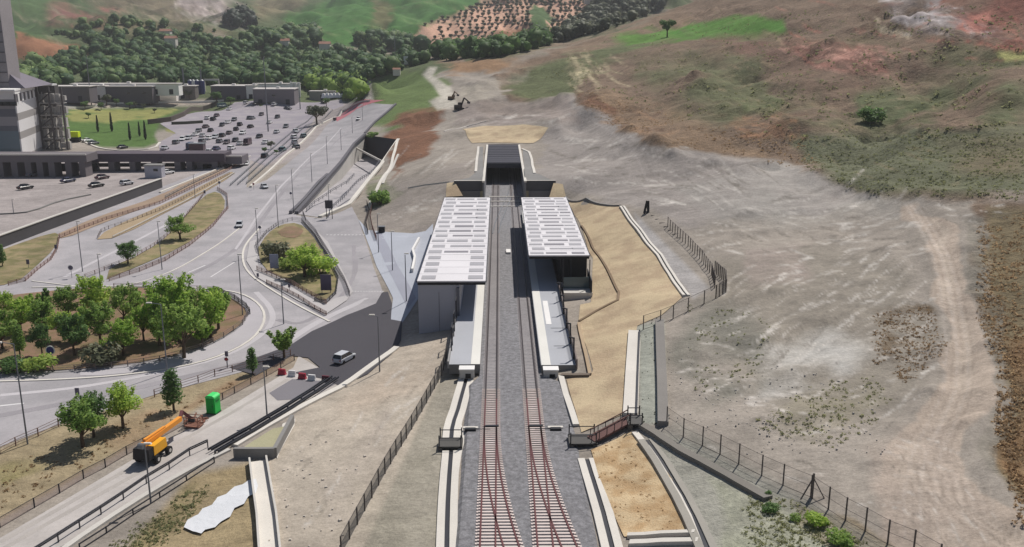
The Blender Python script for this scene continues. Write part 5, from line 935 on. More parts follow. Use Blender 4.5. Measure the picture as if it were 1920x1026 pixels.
# ---------------------------------------------------------------- buildings
def zt(p, py):       # height of pixel row py above a point, at its distance
    d = ray(960, py); dist = Vector((p.x, p.y, 0)).length; return CH+d.z/math.hypot(d.x, d.y)*dist
def facade_box(px0, px1, ytop, ybot, depth, D=None):
    a = G(px0, ybot) if D is None else PD(px0, ybot, D); yy = a.y; z0 = a.z
    q = ray(px1, ybot); tq = yy/q.y; x1 = q.x*tq; q0 = ray((px0+px1)/2, ytop); zz = CH+q0.z*(yy/q0.y); return a.x, x1, yy, z0, zz
bw1 = M('shed_wall', (104,98,104), .85, .05, .2); bw2 = M('shed_wall_light', (226,222,218), .85, .06, .2); rfm = M('shed_roof', (196,190,186), .8, .05, .2)
for (x0_, x1_, yt, yb_, m, dp, lb) in ((132,335,158,177,M('white_hall',(244,242,238),.7,.04,.2),14,'long white hall behind the dark sheds'),(480,560,158,174,M('white_hall2',(240,238,236),.7,.04,.2),12,'white hall behind the right-hand grey sheds'),(95,168,163,190,bw1,22,'long low dark shed just right of the striped block'),(197,286,163,192,bw1,24,'long low purple-grey shed behind the cypress lawn'),(284,330,161,188,bw2,20,'pale shed between the two dark sheds'),(168,198,162,188,bw2,16,'narrow white link building between the leftmost sheds'),(396,464,162,188,bw1,26,'grey shed right of the blue tanks'),(462,478,161,186,bw2,16,'narrow white building between the grey sheds'),(475,552,168,196,M('shed_wall3',(122,116,120),.85,.05,.2),26,'grey shed with a pale sloping roof at the edge of the car park'),(318,366,162,184,M('shed_frames',(112,106,104),.85,.08,.2),14,'low brownish plant building left of the blue tanks'),(580,628,172,187,M('shed_wall4',(150,146,142),.85,.05,.2),12,'small pale block beside the white covered heap')):
    a, b, yy, z0, z1 = facade_box(x0_, x1_, yt, yb_, dp); yy += 1; dp *= .55; t = thing('industrial_shed', lb, 'building', ((a+b)/2, yy, z0), group='industrial sheds'); z1 = max(z1, z0+3)
    MB().box(((a+b)/2, yy+dp/2, (z0+z1)/2-.5), (b-a, dp, z1-z0+1)).build('walls', m, t); MB().box(((a+b)/2, yy+dp/2, z1+.15), (b-a+.8, dp+.8, .5)).build('roof', rfm, t)
    n_ = max(1, int((b-a)/9)); rb_ = random.Random(x0_)
    for k in range(n_):
        xx = a+(k+.5)*(b-a)/n_
        if rb_.random() < .5: MB().box((xx, yy-.04, z0+(z1-z0)*.6), (2.2, .12, 1.0)).build('window', glass, t)
        else: MB().box((xx, yy-.04, z0+1.5), (2.6, .12, 3.4)).build('door', dark, t)
    MB().box(((a+b)/2+2, yy+dp*.4, z1+.9), (2.2, 2.2, 1.2)).build('roof_unit', bw2, t)
tb = M('tank_blue', (60,66,120), .5, .04)
for k, (x_, m, lb) in enumerate(((358,tb,'blue storage tank, leftmost of the row by the sheds'),(364,white,'white storage tank between the blue ones'),(371,tb,'blue storage tank beside the white arch frame'),(380,tb,'wide blue storage tank at the right of the row'))):
    p = G(x_, 176); z1 = p.z+10; t = thing('storage_tank', lb, 'tank', tuple(p), group='storage tanks'); MB().cyl(p, p+Vector((0, 0, 9)), 1.7, 1.7, 12).build('shell', m, t); MB().cyl(p+Vector((0, 0, 9)), p+Vector((0, 0, 10)), 1.7, .5, 12).build('cap', steel, t)
p = G(398,172); t = thing('arch_frame', 'pale green-white arch-shaped silo frame behind the grey shed', 'frame', tuple(p))
for s_ in (-1, 1): MB().beam((p.x+s_*5, p.y, p.z), (p.x+s_*5, p.y, p.z+8), .9, .9).build('leg', conc_l, t)
MB().beam((p.x-5.4, p.y, p.z+8.3), (p.x+5.4, p.y, p.z+8.3), .9, 1.2).build('beam', conc_l, t)
for x_, lb in ((346,'tall thin grey chimney behind the blue tanks, left one'),(379,'tall thin grey chimney behind the blue tanks, right one'),(546,'short white silo beside the shed with the sloping roof')):
    p = G(x_, 174); top(MB().cyl(p, p+Vector((0, 0, 17 if x_ < 500 else 8)), .7, .5, 10), 'chimney', steel if x_ < 500 else white, lb, 'chimney')
for i, x_ in enumerate((548, 554, 561)): p = G(x_, 182); t = top(MB().cyl(p, p+Vector((0, 0, 10)), 1.2, 1.2, 10), 'white_silo', white, 'white silo standing in the row of three beside the sheds', 'silo', 'three white silos')
p = G(632,183); m_ = MB(); rm = random.Random(3)
for k in range(9): m_.box((p.x-9+k*2.4, p.y, p.z+1.4+rm.uniform(-.3, .5)), (3, 5, 3), taper=.5)
top(m_, 'covered_heap', white, 'row of bright white covered heaps beyond the car park', 'covered heap')
# striped block, tower and walkway
D0 = 405.0
def bx(px, py): return PD(px, py, D0)
zb = -6.0; kx = lambda px, y=400.0: ray(px, 280).x*(y/ray(px, 280).y)
t = thing('striped_block', 'multi-storey block with grey and teal bands, white striped side and pipework', 'building', (kx(40), 400, zb)); zT = 24.0
rows = [(0,3.4,(206,202,200)),(3.4,7.4,(132,127,128)),(7.4,10.6,(98,98,106)),(10.6,14.4,(146,142,145)),(14.4,16.6,(100,102,110)),(16.6,24,(106,120,128)),(24,34,(96,110,116))]
YB = 438.0; x0_, x1_, x2_ = kx(-60), kx(42), kx(85, YB)
for k, (a, b, c) in enumerate(rows):
    MB().prism([(x0_, 400), (x1_-.6, 400), (x2_-.6, YB), (x0_, YB)], zT-b, zT-a-.003).build('facade_band', M('band%d' % k, c, .6, .04, .3), t)
for k, (a, b, c) in enumerate([(0,1.2,(226,224,222)),(1.2,4.6,(92,88,92)),(4.6,9.2,(214,212,212)),(9.2,12.2,(150,146,144)),(12.2,17,(214,212,212)),(17,20,(150,146,144)),(20,27,(212,210,210)),(27,34,(170,166,164))]):
    MB().prism([(x1_-.58, 399.8), (x1_, 399.8), (x2_, YB), (x2_-.58, YB)], zT-b, zT-a-.003).build('side_band', M('sband%d' % k, c, .6, .04, .3), t)
for k in range(6): q = (k+.5)/6; MB().box((x1_+(x2_-x1_)*q+.1, 400+(YB-400)*q, zT-2.9), (.7, 1.3, 3.2)).build('mullion', white, t)
for k in range(8): xx = x0_+(x1_-x0_)*(k+.5)/8; MB().box((xx, 399.8, zT-5.2), (3.4, .3, 1.6)).build('window', glass, t)
xr = kx(112, YB+3); MB().prism([(x0_, 399), (x1_+.4, 399), (x2_+.6, YB), (xr, YB+3), (xr, YB+8), (x0_, YB+8)], zT, zT+.7).build('roof_edge', white, t)
v = [(kx(34, 410), 410, zT+.7), (x1_+.5, 408, zT+.7), (xr, YB+4, zT+.7), (kx(40, YB+4), YB+8, zT+.7), (kx(30, 415), 415, zT+8), (kx(48, YB), YB, zT+7)]
MB().add(v, [(0, 1, 4), (1, 2, 5, 4), (2, 3, 5), (3, 0, 4, 5)]).build('sloping_roof', M('roof_violet', (112,106,116), .7, .05, .3), t)
MB().prism([(x2_-3, YB+.5), (kx(116, YB+4), YB+4), (kx(116, YB+4), YB+8), (x2_-3, YB+8)], zb, zT).build('plant_core', M('plant_core', (84,80,80), .8, .1), t)
pm = M('pipework', (172,168,164), .6, .15); rp_ = random.Random(9); Y1 = YB-3
for fl_ in range(5):
    m_ = MB(); z = zb+1+fl_*5.4
    for k in range(5): xx = kx(88+k*10, Y1); m_.box((xx, Y1+1, z+2.2), (rp_.uniform(1.2, 2.6), 2, rp_.uniform(2, 4.4)), taper=.9)
    for k in range(9): xx = kx(rp_.uniform(84, 130), Y1); m_.cyl((xx, Y1+rp_.random()*3-1.5, z), (xx+rp_.uniform(-.6, .6), Y1, z+rp_.uniform(3, 5)), .28, .28, 6)
    m_.box((kx(108, Y1), Y1, z), (kx(132, Y1)-kx(84, Y1), 4, .35)); m_.build('pipework', pm, t)
    mm_ = MB(); mm_.box((kx(108, Y1), Y1-1.8, z+1.1), (kx(132, Y1)-kx(84, Y1), .12, .12)); mm_.beam((kx(86, Y1), Y1-1.8, z), (kx(112, Y1), Y1-1.8, z+5.2), .3, .5); mm_.build('platform_stair', M('frame_steel2', (84,80,80), .7, .08), t)
for px_ in (86, 108, 131): MB().beam((kx(px_, Y1), Y1-1.9, zb), (kx(px_, Y1), Y1-1.9, zT), .7, .7).build('frame_post', M('frame_steel', (84,80,80), .7, .08), t)
t = thing('tower', 'tall dark latticed tower rising out of the picture above the striped block', 'tower', (kx(15), 412, zT)); tm = M('tower_face', (146,140,142), .8, .12, .25)
MB().prism([(kx(2, 412), 412), (kx(34, 412), 412), (kx(30, 412), 424), (kx(2, 412), 424)], zT-3, zT+70).build('shaft', tm, t)
for k in range(16): MB().box(((kx(4, 412)+kx(33, 412))/2, 411.9, zT+3+k*4.2), (kx(33, 412)-kx(4, 412), .3, .5)).build('band', M('tb%d' % (k % 2), (98,93,98), .8, .05), t)
MB().prism([(kx(-40, 410), 409), (kx(7, 410), 409), (kx(1, 410), 412), (kx(-40, 410), 420)], zT-3, zT+13).build('white_stair_box', white, t)
def walkway(px0, px1, yy, z0, z1, ztop, m, lab, cols, cm, edge=True):
    xa, xb = kx(px0, yy), kx(px1, yy); t = thing('walkway', lab, 'walkway', ((xa+xb)/2, yy, z0)); MB().box(((xa+xb)/2, yy+5, (z1+ztop)/2), (xb-xa, 10, ztop-z1)).build('deck', m, t)
    if edge: MB().box(((xa+xb)/2, yy-.12, ztop+.1), (xb-xa, .5, .5)).build('edge', conc_l, t)
    for c in cols: MB().box((kx(c, yy), yy+3, (z0+z1)/2-1), (2.3, 6, z1-z0+2)).build('pillar', cm, t)
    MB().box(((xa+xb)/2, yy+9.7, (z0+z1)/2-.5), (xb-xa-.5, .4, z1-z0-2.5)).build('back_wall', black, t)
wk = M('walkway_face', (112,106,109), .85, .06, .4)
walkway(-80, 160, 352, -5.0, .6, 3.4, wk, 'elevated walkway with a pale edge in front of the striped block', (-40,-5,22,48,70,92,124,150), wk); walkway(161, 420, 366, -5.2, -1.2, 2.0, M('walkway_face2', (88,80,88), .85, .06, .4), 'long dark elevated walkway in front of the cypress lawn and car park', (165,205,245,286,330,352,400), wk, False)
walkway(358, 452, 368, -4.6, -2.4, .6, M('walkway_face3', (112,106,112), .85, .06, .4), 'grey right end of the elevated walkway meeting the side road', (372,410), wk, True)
p = G(288,334); t = thing('small_hut', 'small grey cubic hut under the long walkway', 'hut', tuple(p)); MB().box((p.x, p.y+2, p.z+2.2), (6.2, 4, 4.6)).build('walls', CLW, t); MB().box((p.x, p.y+2, p.z+4.7), (6.8, 4.6, .3)).build('roof', conc_d, t); MB().box((p.x+1, p.y-.05, p.z+3), (1.6, .1, .9)).build('window', glass, t)
p = G(368,284); t = thing('small_hut', 'dark gabled hut at the edge of the car park above the walkway', 'hut', tuple(p)); MB().box((p.x, p.y+2, p.z+1.6), (6.5, 4, 3.4)).build('walls', PAINT['maroon'], t); MB().prism([(p.x-3.6, p.y-.3), (p.x+3.6, p.y-.3), (p.x+3.6, p.y+4.4), (p.x-3.6, p.y+4.4)], p.z+3.3, p.z+3.6).build('roof', steel, t)
run('hedge', [(150,262),(165,270),(190,280),(240,284),(290,279),(300,268)], 1.0, 0, .4, conc_l, 'pale kerb round the foot of the cypress lawn', 'kerb'); run('car_park_wall', [(278,233),(320,228),(345,218),(380,207),(408,196)], .8, 0, 2.6, M('cpw', (88,80,74), .9, .1), 'dark wall slanting along the back edge of the car park', 'wall', sm=0); run('car_park_wall', [(322,234),(350,233),(380,231)], .8, 0, 1.6, M('cpw2', (76,78,66), .9, .1), 'short dark hedge-like wall in the car park entrance', 'wall', sm=0)
run('far_wall', [(60,197),(200,195),(330,193),(420,190)], .8, 0, 1.2, bw2, 'long low pale wall in front of the industrial sheds', 'wall', sm=0)
# ---------------------------------------------------------------- vegetation
bark = M('bark', (92,76,62), .95, .12); leaf_a = leafmat('leaves', (172,196,104), (112,146,70), .55); leaf_b = leafmat('leaves_bright', (194,214,104), (136,172,74), .6); leaf_d = leafmat('leaves_dark', (128,160,90), (80,112,62), .5); leaf_o = leafmat('leaves_olive', (124,126,98), (84,92,72), .35); leaf_y = leafmat('leaves_yellow', (176,192,96), (122,150,70), .5); leaf_c = leafmat('leaves_cypress', (34,58,36), (20,36,24), .15); leaf_w = leafmat('leaves_wood', (140,162,100), (72,102,66), .4)
def leaves(mb, rd, c, rad, n, sz, flat=1.0, up=0):
    for _ in range(n):
        while True:
            x, y, z = rd.uniform(-1, 1), rd.uniform(-1, 1), rd.uniform(-1, 1); r2 = x*x+y*y+z*z
            if .12 < r2 < 1: break
        px_, py_, pz_ = c[0]+x*rad, c[1]+y*rad, c[2]+z*rad*flat; n_ = Vector((x+rd.uniform(-.7, .7), y+rd.uniform(-.7, .7), z+rd.uniform(-.4, .9)+.2)).normalized()
        a = n_.cross(Vector((rd.uniform(-1, 1), rd.uniform(-1, 1), rd.uniform(-1, 1)))).normalized(); b = n_.cross(a); s = sz*rd.uniform(.6, 1.3); p = Vector((px_, py_, pz_)); a = a*s; b = b*s*.6
        mb.add([p-a, p+b*.9, p+a, p-b], [(0, 1, 2, 3)])
def tree_template(name, seed, kind, mat, label='tmp', cat='tree'):
    rd = random.Random(seed); t = thing(name, label, cat, local=True); tr = MB(); cr = MB()
    if kind == 'round':      # ~5 m tall unit tree
        tr.cyl((0, 0, -.2), (rd.uniform(-.1, .1), 0, 1.4), .17, .12, 7); cl = []
        for k in range(11):
            a = k*2.4+rd.random(); r = rd.uniform(.5, 1.5); z = rd.uniform(2.0, 3.9); e = Vector((math.cos(a)*r, math.sin(a)*r, z)); tr.cyl((0, 0, 1.2), e, .07, .03, 5); cl.append((e, rd.uniform(.75, 1.15)))
        cl.append((Vector((0, 0, 4.1)), .8))
        for e, r in cl: leaves(cr, rd, e, r*.92, 170, .15, .8)
        for k in range(16):
            a = rd.uniform(0, 6.28); r = rd.uniform(0, 1.4); b0 = Vector((math.cos(a)*r, math.sin(a)*r, 3.8)); b1 = b0+Vector((math.cos(a)*.3, math.sin(a)*.3, rd.uniform(.7, 1.3))); tr.cyl(b0, b1, .03, .015, 4)
            for j in range(5): leaves(cr, rd, b0.lerp(b1, .1+j*.2), .26, 12, .13)
    elif kind == 'spiky':
        tr.cyl((0, 0, -.2), (0, 0, 1.2), .13, .1, 7)
        for k in range(15):
            a = k*2.4; r = rd.uniform(.2, 1.35); e = Vector((math.cos(a)*r, math.sin(a)*r, rd.uniform(2.6, 4.2)-r*.5)); tr.cyl((0, 0, 1.0), e, .05, .02, 5)
            for j in range(9): q = Vector((0, 0, 1.0)).lerp(e, .3+j*.087); leaves(cr, rd, q, .3-.012*j, 15, .17)
    elif kind == 'tall':
        tr.cyl((0, 0, -.2), (0, 0, 4.6), .13, .04, 7)
        for k in range(26):
            z = 1.3+k*.15; r = 1.15*math.sin(min(1, (z-.9)/1.4)*1.57)*(1-(z-1.2)/5.4); a = k*2.4; e = Vector((math.cos(a)*r*.6, math.sin(a)*r*.6, z)); tr.cyl((0, 0, z-.3), e, .03, .015, 4); leaves(cr, rd, e, .35+r*.38, 58, .17)
    elif kind == 'cypress':
        tr.cyl((0, 0, -.2), (0, 0, 1), .2, .15, 6)
        for k in range(26): z = .5+k*.36; r = 1.0*math.sin(min(1, z/2.5)*1.57)*(1-z/10.6)**.7; leaves(cr, rd, (0, 0, z), max(.15, r), 46, .26, 1.1)
    elif kind == 'bush':
        for k in range(6): a = k*1.05; e = Vector((math.cos(a)*.6, math.sin(a)*.6, rd.uniform(.5, 1.1))); tr.cyl((0, 0, -.1), e, .05, .02, 4); leaves(cr, rd, e, rd.uniform(.5, .8), 110, .16, .8)
    elif kind == 'field':   # spreading lone tree
        tr.cyl((0, 0, -.3), (.15, 0, 2.4), .35, .25, 8)
        for k in range(9): a = k*2.4; r = rd.uniform(.8, 2.9); e = Vector((math.cos(a)*r, math.sin(a)*r, rd.uniform(3.6, 5.6))); tr.cyl((.15, 0, 2.2), e, .13, .05, 5); leaves(cr, rd, e, rd.uniform(1.1, 1.7), 150, .34, .7)
    tr.build('trunk', bark, t); cr.build('crown', mat, t); return t
TT = {}
def tree(px, py, hpx, kind, mat, lab, grp=None, name='tree', var=0, cat='tree', wid=1):
    p = G(px, py); h0 = {'round': 5.3, 'spiky': 4.3, 'tall': 5.6, 'cypress': 10, 'bush': 1.9, 'field': 6.8}[kind]; s = hpx/(pxm(p)*.98)/h0; key = (kind, mat.name, var); rz = (px*7.3+py) % 6.28
    if key not in TT: TT[key] = tree_template(name, hash(kind) % 7+var*13+len(kind), kind, mat, lab, cat); o = TT[key]; o.location = p; o.rotation_euler = (0, 0, rz); o['label'] = lab; o.scale = (s*wid, s*wid, s)
    else: o = dup(TT[key], p, rz, lab, sc=(s*wid, s*wid, s)); o.name = name
    if grp: o['group'] = grp
    elif 'group' in o: del o['group']
    o['category'] = cat; return o
gR = 'trees planted in the roundabout'
RT_ = [(325,640,130,'round',leaf_b,'large bright tree at the right of the roundabout grove, above the bare earth',1.25),(345,672,112,'round',leaf_a,'big mid-green tree at the near right of the grove, casting a dark shadow',1.3),(395,634,95,'round',leaf_b,'bright tree at the far right tip of the grove',1.2),(410,618,92,'spiky',leaf_a,'upright spiky tree at the right tip of the grove',1.2),(300,600,70,'round',leaf_a,'round tree at the back of the grove, left of the largest',1.3),(235,612,84,'round',leaf_a,'thin-stemmed tree in the middle of the grove with bare soil beneath',1),(232,668,76,'round',leaf_b,'rounded bright tree at the near middle of the grove',1.4),(190,650,90,'round',leaf_a,'broad tree left of the middle of the grove',1.2),(140,668,86,'round',leaf_d,'dark green tree at the near left of the middle, with a shadow patch',1.1),(192,684,50,'bush',leaf_o,'low grey-green shrub at the near edge of the grove',1.3),(180,600,90,'round',leaf_b,'tall bright tree at the back centre-left of the grove',1.2),(130,605,72,'round',leaf_a,'tree at the back left of the grove',1.2),(85,628,72,'round',leaf_a,'tree at the left behind the thin young tree',1.3),(80,668,66,'round',leaf_d,'dark tree above the shadow strip at the left',1),(40,625,70,'round',leaf_b,'light green tree at the far left back of the grove',1.3),(38,668,64,'tall',leaf_a,'thin young tree standing alone at the near left',1.2),(5,655,80,'round',leaf_a,'tree cut by the left edge of the picture',1.3),(-30,630,80,'round',leaf_b,'tree just outside the left edge',1.3),(75,696,40,'bush',leaf_y,'yellow-green bush at the near left edge below the blue sign',1.5),(25,698,36,'bush',leaf_d,'dark bush at the left edge of the grove',1.4),(90,590,54,'spiky',leaf_d,'dark spiky sapling at the back left of the grove',1),(270,640,72,'round',leaf_b,'small bright tree between the middle and the large ones',1.1),(360,612,78,'round',leaf_a,'tree behind the bright right-hand trees',1.2),(10,600,56,'round',leaf_b,'small light tree at the back, far left',1.2),(158,640,70,'spiky',leaf_b,'spiky bright sapling between the rounded trees left of the middle',1.4),(255,592,56,'spiky',leaf_a,'spiky tree at the far side of the grove behind the thin-stemmed one',1.4),(380,650,60,'spiky',leaf_b,'low spiky bright tree at the near right tip of the grove',1.5),(60,600,56,'spiky',leaf_b,'spiky light tree at the back left',1.5),(300,650,74,'spiky',leaf_b,'spiky tree beside the big mid-green one',1.5),(120,640,60,'round',leaf_b,'light rounded tree behind the blue sign',1.3)]
for i, (x, y, h, k, m, l, w_) in enumerate(RT_): tree(x, y, h, k, m, l, gR, var=i % 4, wid=w_*.86, name='tree' if k != 'bush' else 'shrub', cat='tree' if k != 'bush' else 'shrub')
tree(156, 838, 98, 'round', leaf_a, 'dark full tree on the verge left of the orange lift, nearest the bottom left', var=1, wid=1.3, cat='tree'); tree(176, 820, 88, 'round', leaf_d, 'second full tree growing against the nearest verge tree', var=2, wid=1.05)
tree(231, 803, 90, 'round', leaf_b, 'bright yellow-green tree on the verge between the full tree and the tall one', var=0, wid=1.15); tree(326, 770, 84, 'tall', leaf_d, 'tall dark green tree on the verge behind the boom of the lift', var=1, wid=1.25)
tree(474, 702, 54, 'tall', leaf_d, 'small narrow tree on the verge beside the roundabout road', var=2, wid=1.1); tree(533, 672, 64, 'spiky', leaf_a, 'spiky small tree at the corner of the verge by the fresh dark road', var=3, wid=1.4)
tree(240, 496, 46, 'round', leaf_d, 'small dark tree, left one on the grass island', var=3, wid=1.3); tree(338, 450, 48, 'round', leaf_a, 'round tree, right one on the grass island beside the pale shed roof', var=2, wid=1.5)
tree(572, 520, 62, 'round', leaf_b, 'large bright tree filling the triangular island', var=1, wid=1.8); tree(600, 515, 50, 'bush', leaf_b, 'bright shrub at the right of the big tree in the triangular island', var=1, name='shrub', cat='shrub'); tree(520, 486, 44, 'bush', leaf_o, 'dry olive shrub at the left of the triangular island', var=2, name='shrub', cat='shrub'); tree(546, 505, 30, 'bush', leaf_y, 'pale yellow-green shrub between the board and the big tree', var=3, name='shrub', cat='shrub', wid=1.4)
tree(712, 384, 34, 'bush', leaf_a, 'green bush beside the dirt slope above the forecourt railing', var=1, name='shrub', cat='shrub', wid=1.0); tree(708, 380, 26, 'bush', leaf_d, 'dark bush at the foot of the green bush by the dirt slope', var=2, name='shrub', cat='shrub', wid=1.1); tree(700, 258, 14, 'bush', leaf_a, 'small shrub at the top corner of the sunken road', var=3, name='shrub', cat='shrub', wid=1.3)
tree(594, 234, 38, 'field', leaf_o, 'dark rounded tree between the car park and the ramp', var=0, wid=1.0, name='tree'); tree(1251, 70, 33, 'field', leaf_d, 'lone spreading tree on the green patch of the hill', var=1, wid=.85, name='lone_tree')
tree(5, 500, 44, 'tall', leaf_d, 'dark narrow tree at the left edge beside the grass island', var=2, wid=1.0)
for x, y, h, l in ((184,248,32,'cypress, leftmost on the lawn'),(210,247,36,'cypress, second from the left on the lawn'),(244,263,33,'cypress, third from the left, nearest the walkway'),(262,256,28,'thin cypress, left of the rightmost pair'),(273,262,36,'tall cypress at the right end of the lawn')): tree(x, y, h, 'cypress', leaf_c, l, 'cypresses on the lawn', 'cypress_tree', wid=1.05)
for i, (x, y, h) in enumerate(((130,192,20),(150,194,16),(175,188,18),(200,198,22),(218,199,14),(243,204,14),(254,202,12),(280,196,20),(318,186,20),(355,186,18),(406,196,24),(433,196,16),(270,204,10),(190,206,14),(166,222,12),(290,212,9),(612,200,16),(160,206,18),(508,280,16),(497,288,12),(518,290,10))):
    tree(x, y, h, 'field', leaf_d if i % 3 else leaf_o, ['dark roadside tree', 'grey-green roadside tree', 'bushy roadside tree'][i % 3]+', %s from the left in front of the sheds' % (sorted(c[0] for c in ((130,),(150,),(175,),(200,),(218,),(243,),(254,),(280,),(318,),(355,),(406,),(433,),(270,),(190,),(166,),(290,),(612,),(160,),(508,),(497,),(518,))).index(x)+1), 'trees in front of the sheds', var=i % 3, wid=.9, name='tree')
for x, y, h, w_, m, l in ((1532,985,30,1.2,leaf_b,'bright green bush below the braced post of the wire fence'),(1575,1022,34,1.2,leaf_a,'green bush cut by the bottom edge below the wire fence'),(1444,958,18,1.5,leaf_d,'dark low bush at the end of the grey channel wall'),(1490,975,14,1.3,leaf_a,'small green bush left of the bright one'),(1440,930,14,.8,leaf_d,'small dark tuft beside the wire fence'),(1632,228,34,1.2,leaf_d,'dark forked bush in the green hollow of the hill')): tree(x, y, h, 'bush', m, l, var=2, name='shrub', cat='shrub', wid=w_)
# distant orchard, one tree at a time, and the woods as one mass
def blob(mb, c, r, h, rd, det=1):
    n1, n2 = 6, 3; k = len(mb.v); vs = [(c[0], c[1], c[2]+h)]
    for j in range(1, n2+1):
        ph = j/(n2+1)*math.pi*.95
        for i in range(n1): a = i/n1*6.28+j*.5; q = r*math.sin(ph)*rd.uniform(.7, 1.25); vs.append((c[0]+math.cos(a)*q, c[1]+math.sin(a)*q, c[2]+h*(.52+.48*math.cos(ph))*rd.uniform(.85, 1.12)))
    vs.append((c[0], c[1], c[2]-.3)); fs = [(0, 1+i, 1+(i+1) % n1) for i in range(n1)]
    for j in range(n2-1):
        for i in range(n1): a, b = 1+j*n1+i, 1+j*n1+(i+1) % n1; fs.append((a, a+n1, b+n1, b))
    fs += [(1+(n2-1)*n1+(i+1) % n1, 1+(n2-1)*n1+i, len(vs)-1) for i in range(n1)]; mb.add(vs, fs)
ro = random.Random(21); olmesh = []
for k in range(5):
    m_ = MB(); m_.cyl((0, 0, -.5), (0, 0, 1.6), .35, .25, 5)
    for j in range(3): blob(m_, (ro.uniform(-1, 1), ro.uniform(-1, 1), 1.0+j*.5), ro.uniform(1.9, 2.6), ro.uniform(2.4, 3.2), ro)
    leaves(m_, ro, (0, 0, 3), 2.9, 60, .55); olmesh.append(m_)
orch = [(775,70),(790,48),(900,10),(960,-12),(1190,-12),(1100,30),(1010,78),(900,92),(790,85)]; bare = [[(990,15),(1010,10),(1035,30),(1030,60),(1000,60)],[(930,58),(990,50),(985,74),(935,72)],[(780,52),(812,50),(815,72),(780,72)]]
cand = []; yy = -6.0
while yy < 92:
    st = 4.7+yy*.05; x = 770+ro.uniform(0, 6)
    while x < 1200: cand.append((x+ro.uniform(-2.2, 2.2), yy+ro.uniform(-1.3, 1.3))); x += st*1.75
    yy += st
cand = [c for c in cand if inpoly([c[0]], [c[1]], orch)[0] and not any(inpoly([c[0]], [c[1]], b)[0] for b in bare) and ro.random() < (.93 if c[0] > 870 else .75)]
cand.sort(key=lambda c: -c[1]); olive0 = {}
for i, c in enumerate(cand[:290]):
    p = G(*c); k = i % 5
    if k not in olive0: o = olmesh[k].build('olive_tree', leaf_o); olive0[k] = o; tag(o, 'small dark olive tree on the pinkish orchard slope in the far distance', 'olive tree', 'olive trees of the far orchard')
    else: o = olive0[k].copy(); SC.collection.objects.link(o)
    o.location = p; o.rotation_euler = (0, 0, ro.uniform(0, 6)); s = ro.uniform(.75, 1.25)*.78*(p.length/1000)**.8; o.scale = (s, s, s)
def wood(name, poly, n, size, mat, lab, leafy=True, seed=1, keep=1):
    rd = random.Random(seed); m_ = MB(); ys_ = [p[1] for p in poly]; xs_ = [p[0] for p in poly]; c = 0
    while c < n:
        x = rd.uniform(min(xs_), max(xs_)); y = rd.uniform(min(ys_), max(ys_)); c += 1
        if not inpoly([x], [y], poly)[0]: continue
        if keep < 1 and float(vnoise(np.array([x/14]), np.array([y/7]), seed)[0]) > keep: continue
        p = G(round(x, 1), round(y, 1)); s = size*rd.choice([.45, .7, .9, 1.1, 1.5])*rd.uniform(.8, 1.2); blob(m_, (p.x, p.y, p.z), s*.55, s, rd)
        if leafy: leaves(m_, rd, (p.x, p.y, p.z+s*.55), s*.7, 40, s*.095)
    o = m_.build(name, mat, smooth=True); return tag(o, lab, 'woodland', kind='stuff')
tuft_m = 0
wood('woodland', [(60,150),(110,112),(180,95),(160,75),(230,66),(380,72),(430,85),(480,62),(560,70),(640,98),(770,105),(800,118),(760,130),(700,148),(664,168),(560,166),(440,160),(300,158),(120,165),(40,170)], 4800, 6.4, leaf_w, 'dense dark green woodland filling the valley behind the sheds', keep=.59)
wood('tree_band', [(488,72),(590,55),(600,90),(500,90)], 150, 9, leaf_w, 'band of dark trees below the green fields in the middle distance', seed=2); wood('tree_band', [(658,80),(700,72),(770,80),(790,100),(700,95)], 200, 10, leaf_w, 'band of dark trees left of the pink orchard', seed=3)
wood('tree_band', [(810,112),(820,96),(900,88),(1000,84),(1040,82),(1010,92),(930,108),(850,114)], 420, 8, leaf_d, 'long dark green tree band at the foot of the orchard slope', seed=4); wood('tree_band', [(1020,78),(1100,28),(1130,-10),(1250,-10),(1245,14),(1180,45),(1100,66),(1040,82)], 900, 7, leaf_o, 'thick grey-green olive wood right of the pink orchard', seed=5, keep=.72)
wood('tree_band', [(60,75),(150,48),(250,40),(380,52),(440,60),(330,66),(230,66),(140,78)], 240, 6.5, leaf_w, 'scattered trees in rows below the left hills', seed=6, keep=.55); wood('tree_band', [(428,38),(474,38),(474,52),(430,52)], 40, 13, leaf_c, 'dark clump of trees at the foot of the pale ravine', seed=8); wood('tree_band', [(35,170),(45,120),(80,128),(120,160),(90,172)], 130, 8, leaf_w, 'trees behind the striped block', seed=9); wood('tree_band', [(560,150),(600,148),(672,152),(680,190),(660,190),(580,172)], 160, 6, leaf_a, 'light green trees beside the pale lane behind the car park', seed=10, keep=.7)
for (x, y, l) in ((533,94,'small white farmhouse among the valley trees'),(312,76,'tiny pale house in the wood, left of the middle'),(322,90,'second tiny pale house in the wood'),(610,100,'small pale house near the far road'),(1103,8,'small white farmhouse on the far ridge'),(744,142,'tiny white hut on the green slope')):
    p = G(x, y); t = thing('farmhouse', l, 'house', tuple(p)); s = 1.6 if x != 744 else .7; MB().box((p.x, p.y, p.z+3*s), (7*s, 5*s, 6*s)).build('walls', conc_l, t); MB().add([(p.x-3.8*s, p.y-2.8*s, p.z+6*s), (p.x+3.8*s, p.y-2.8*s, p.z+6*s), (p.x+3.8*s, p.y+2.8*s, p.z+6*s), (p.x-3.8*s, p.y+2.8*s, p.z+6*s), (p.x-3.8*s, p.y, p.z+7.6*s), (p.x+3.8*s, p.y, p.z+7.6*s)], [(0, 1, 5, 4), (2, 3, 4, 5), (0, 4, 3), (1, 2, 5)]).build('roof', M('tiles', (150,112,96), .9, .1), t)
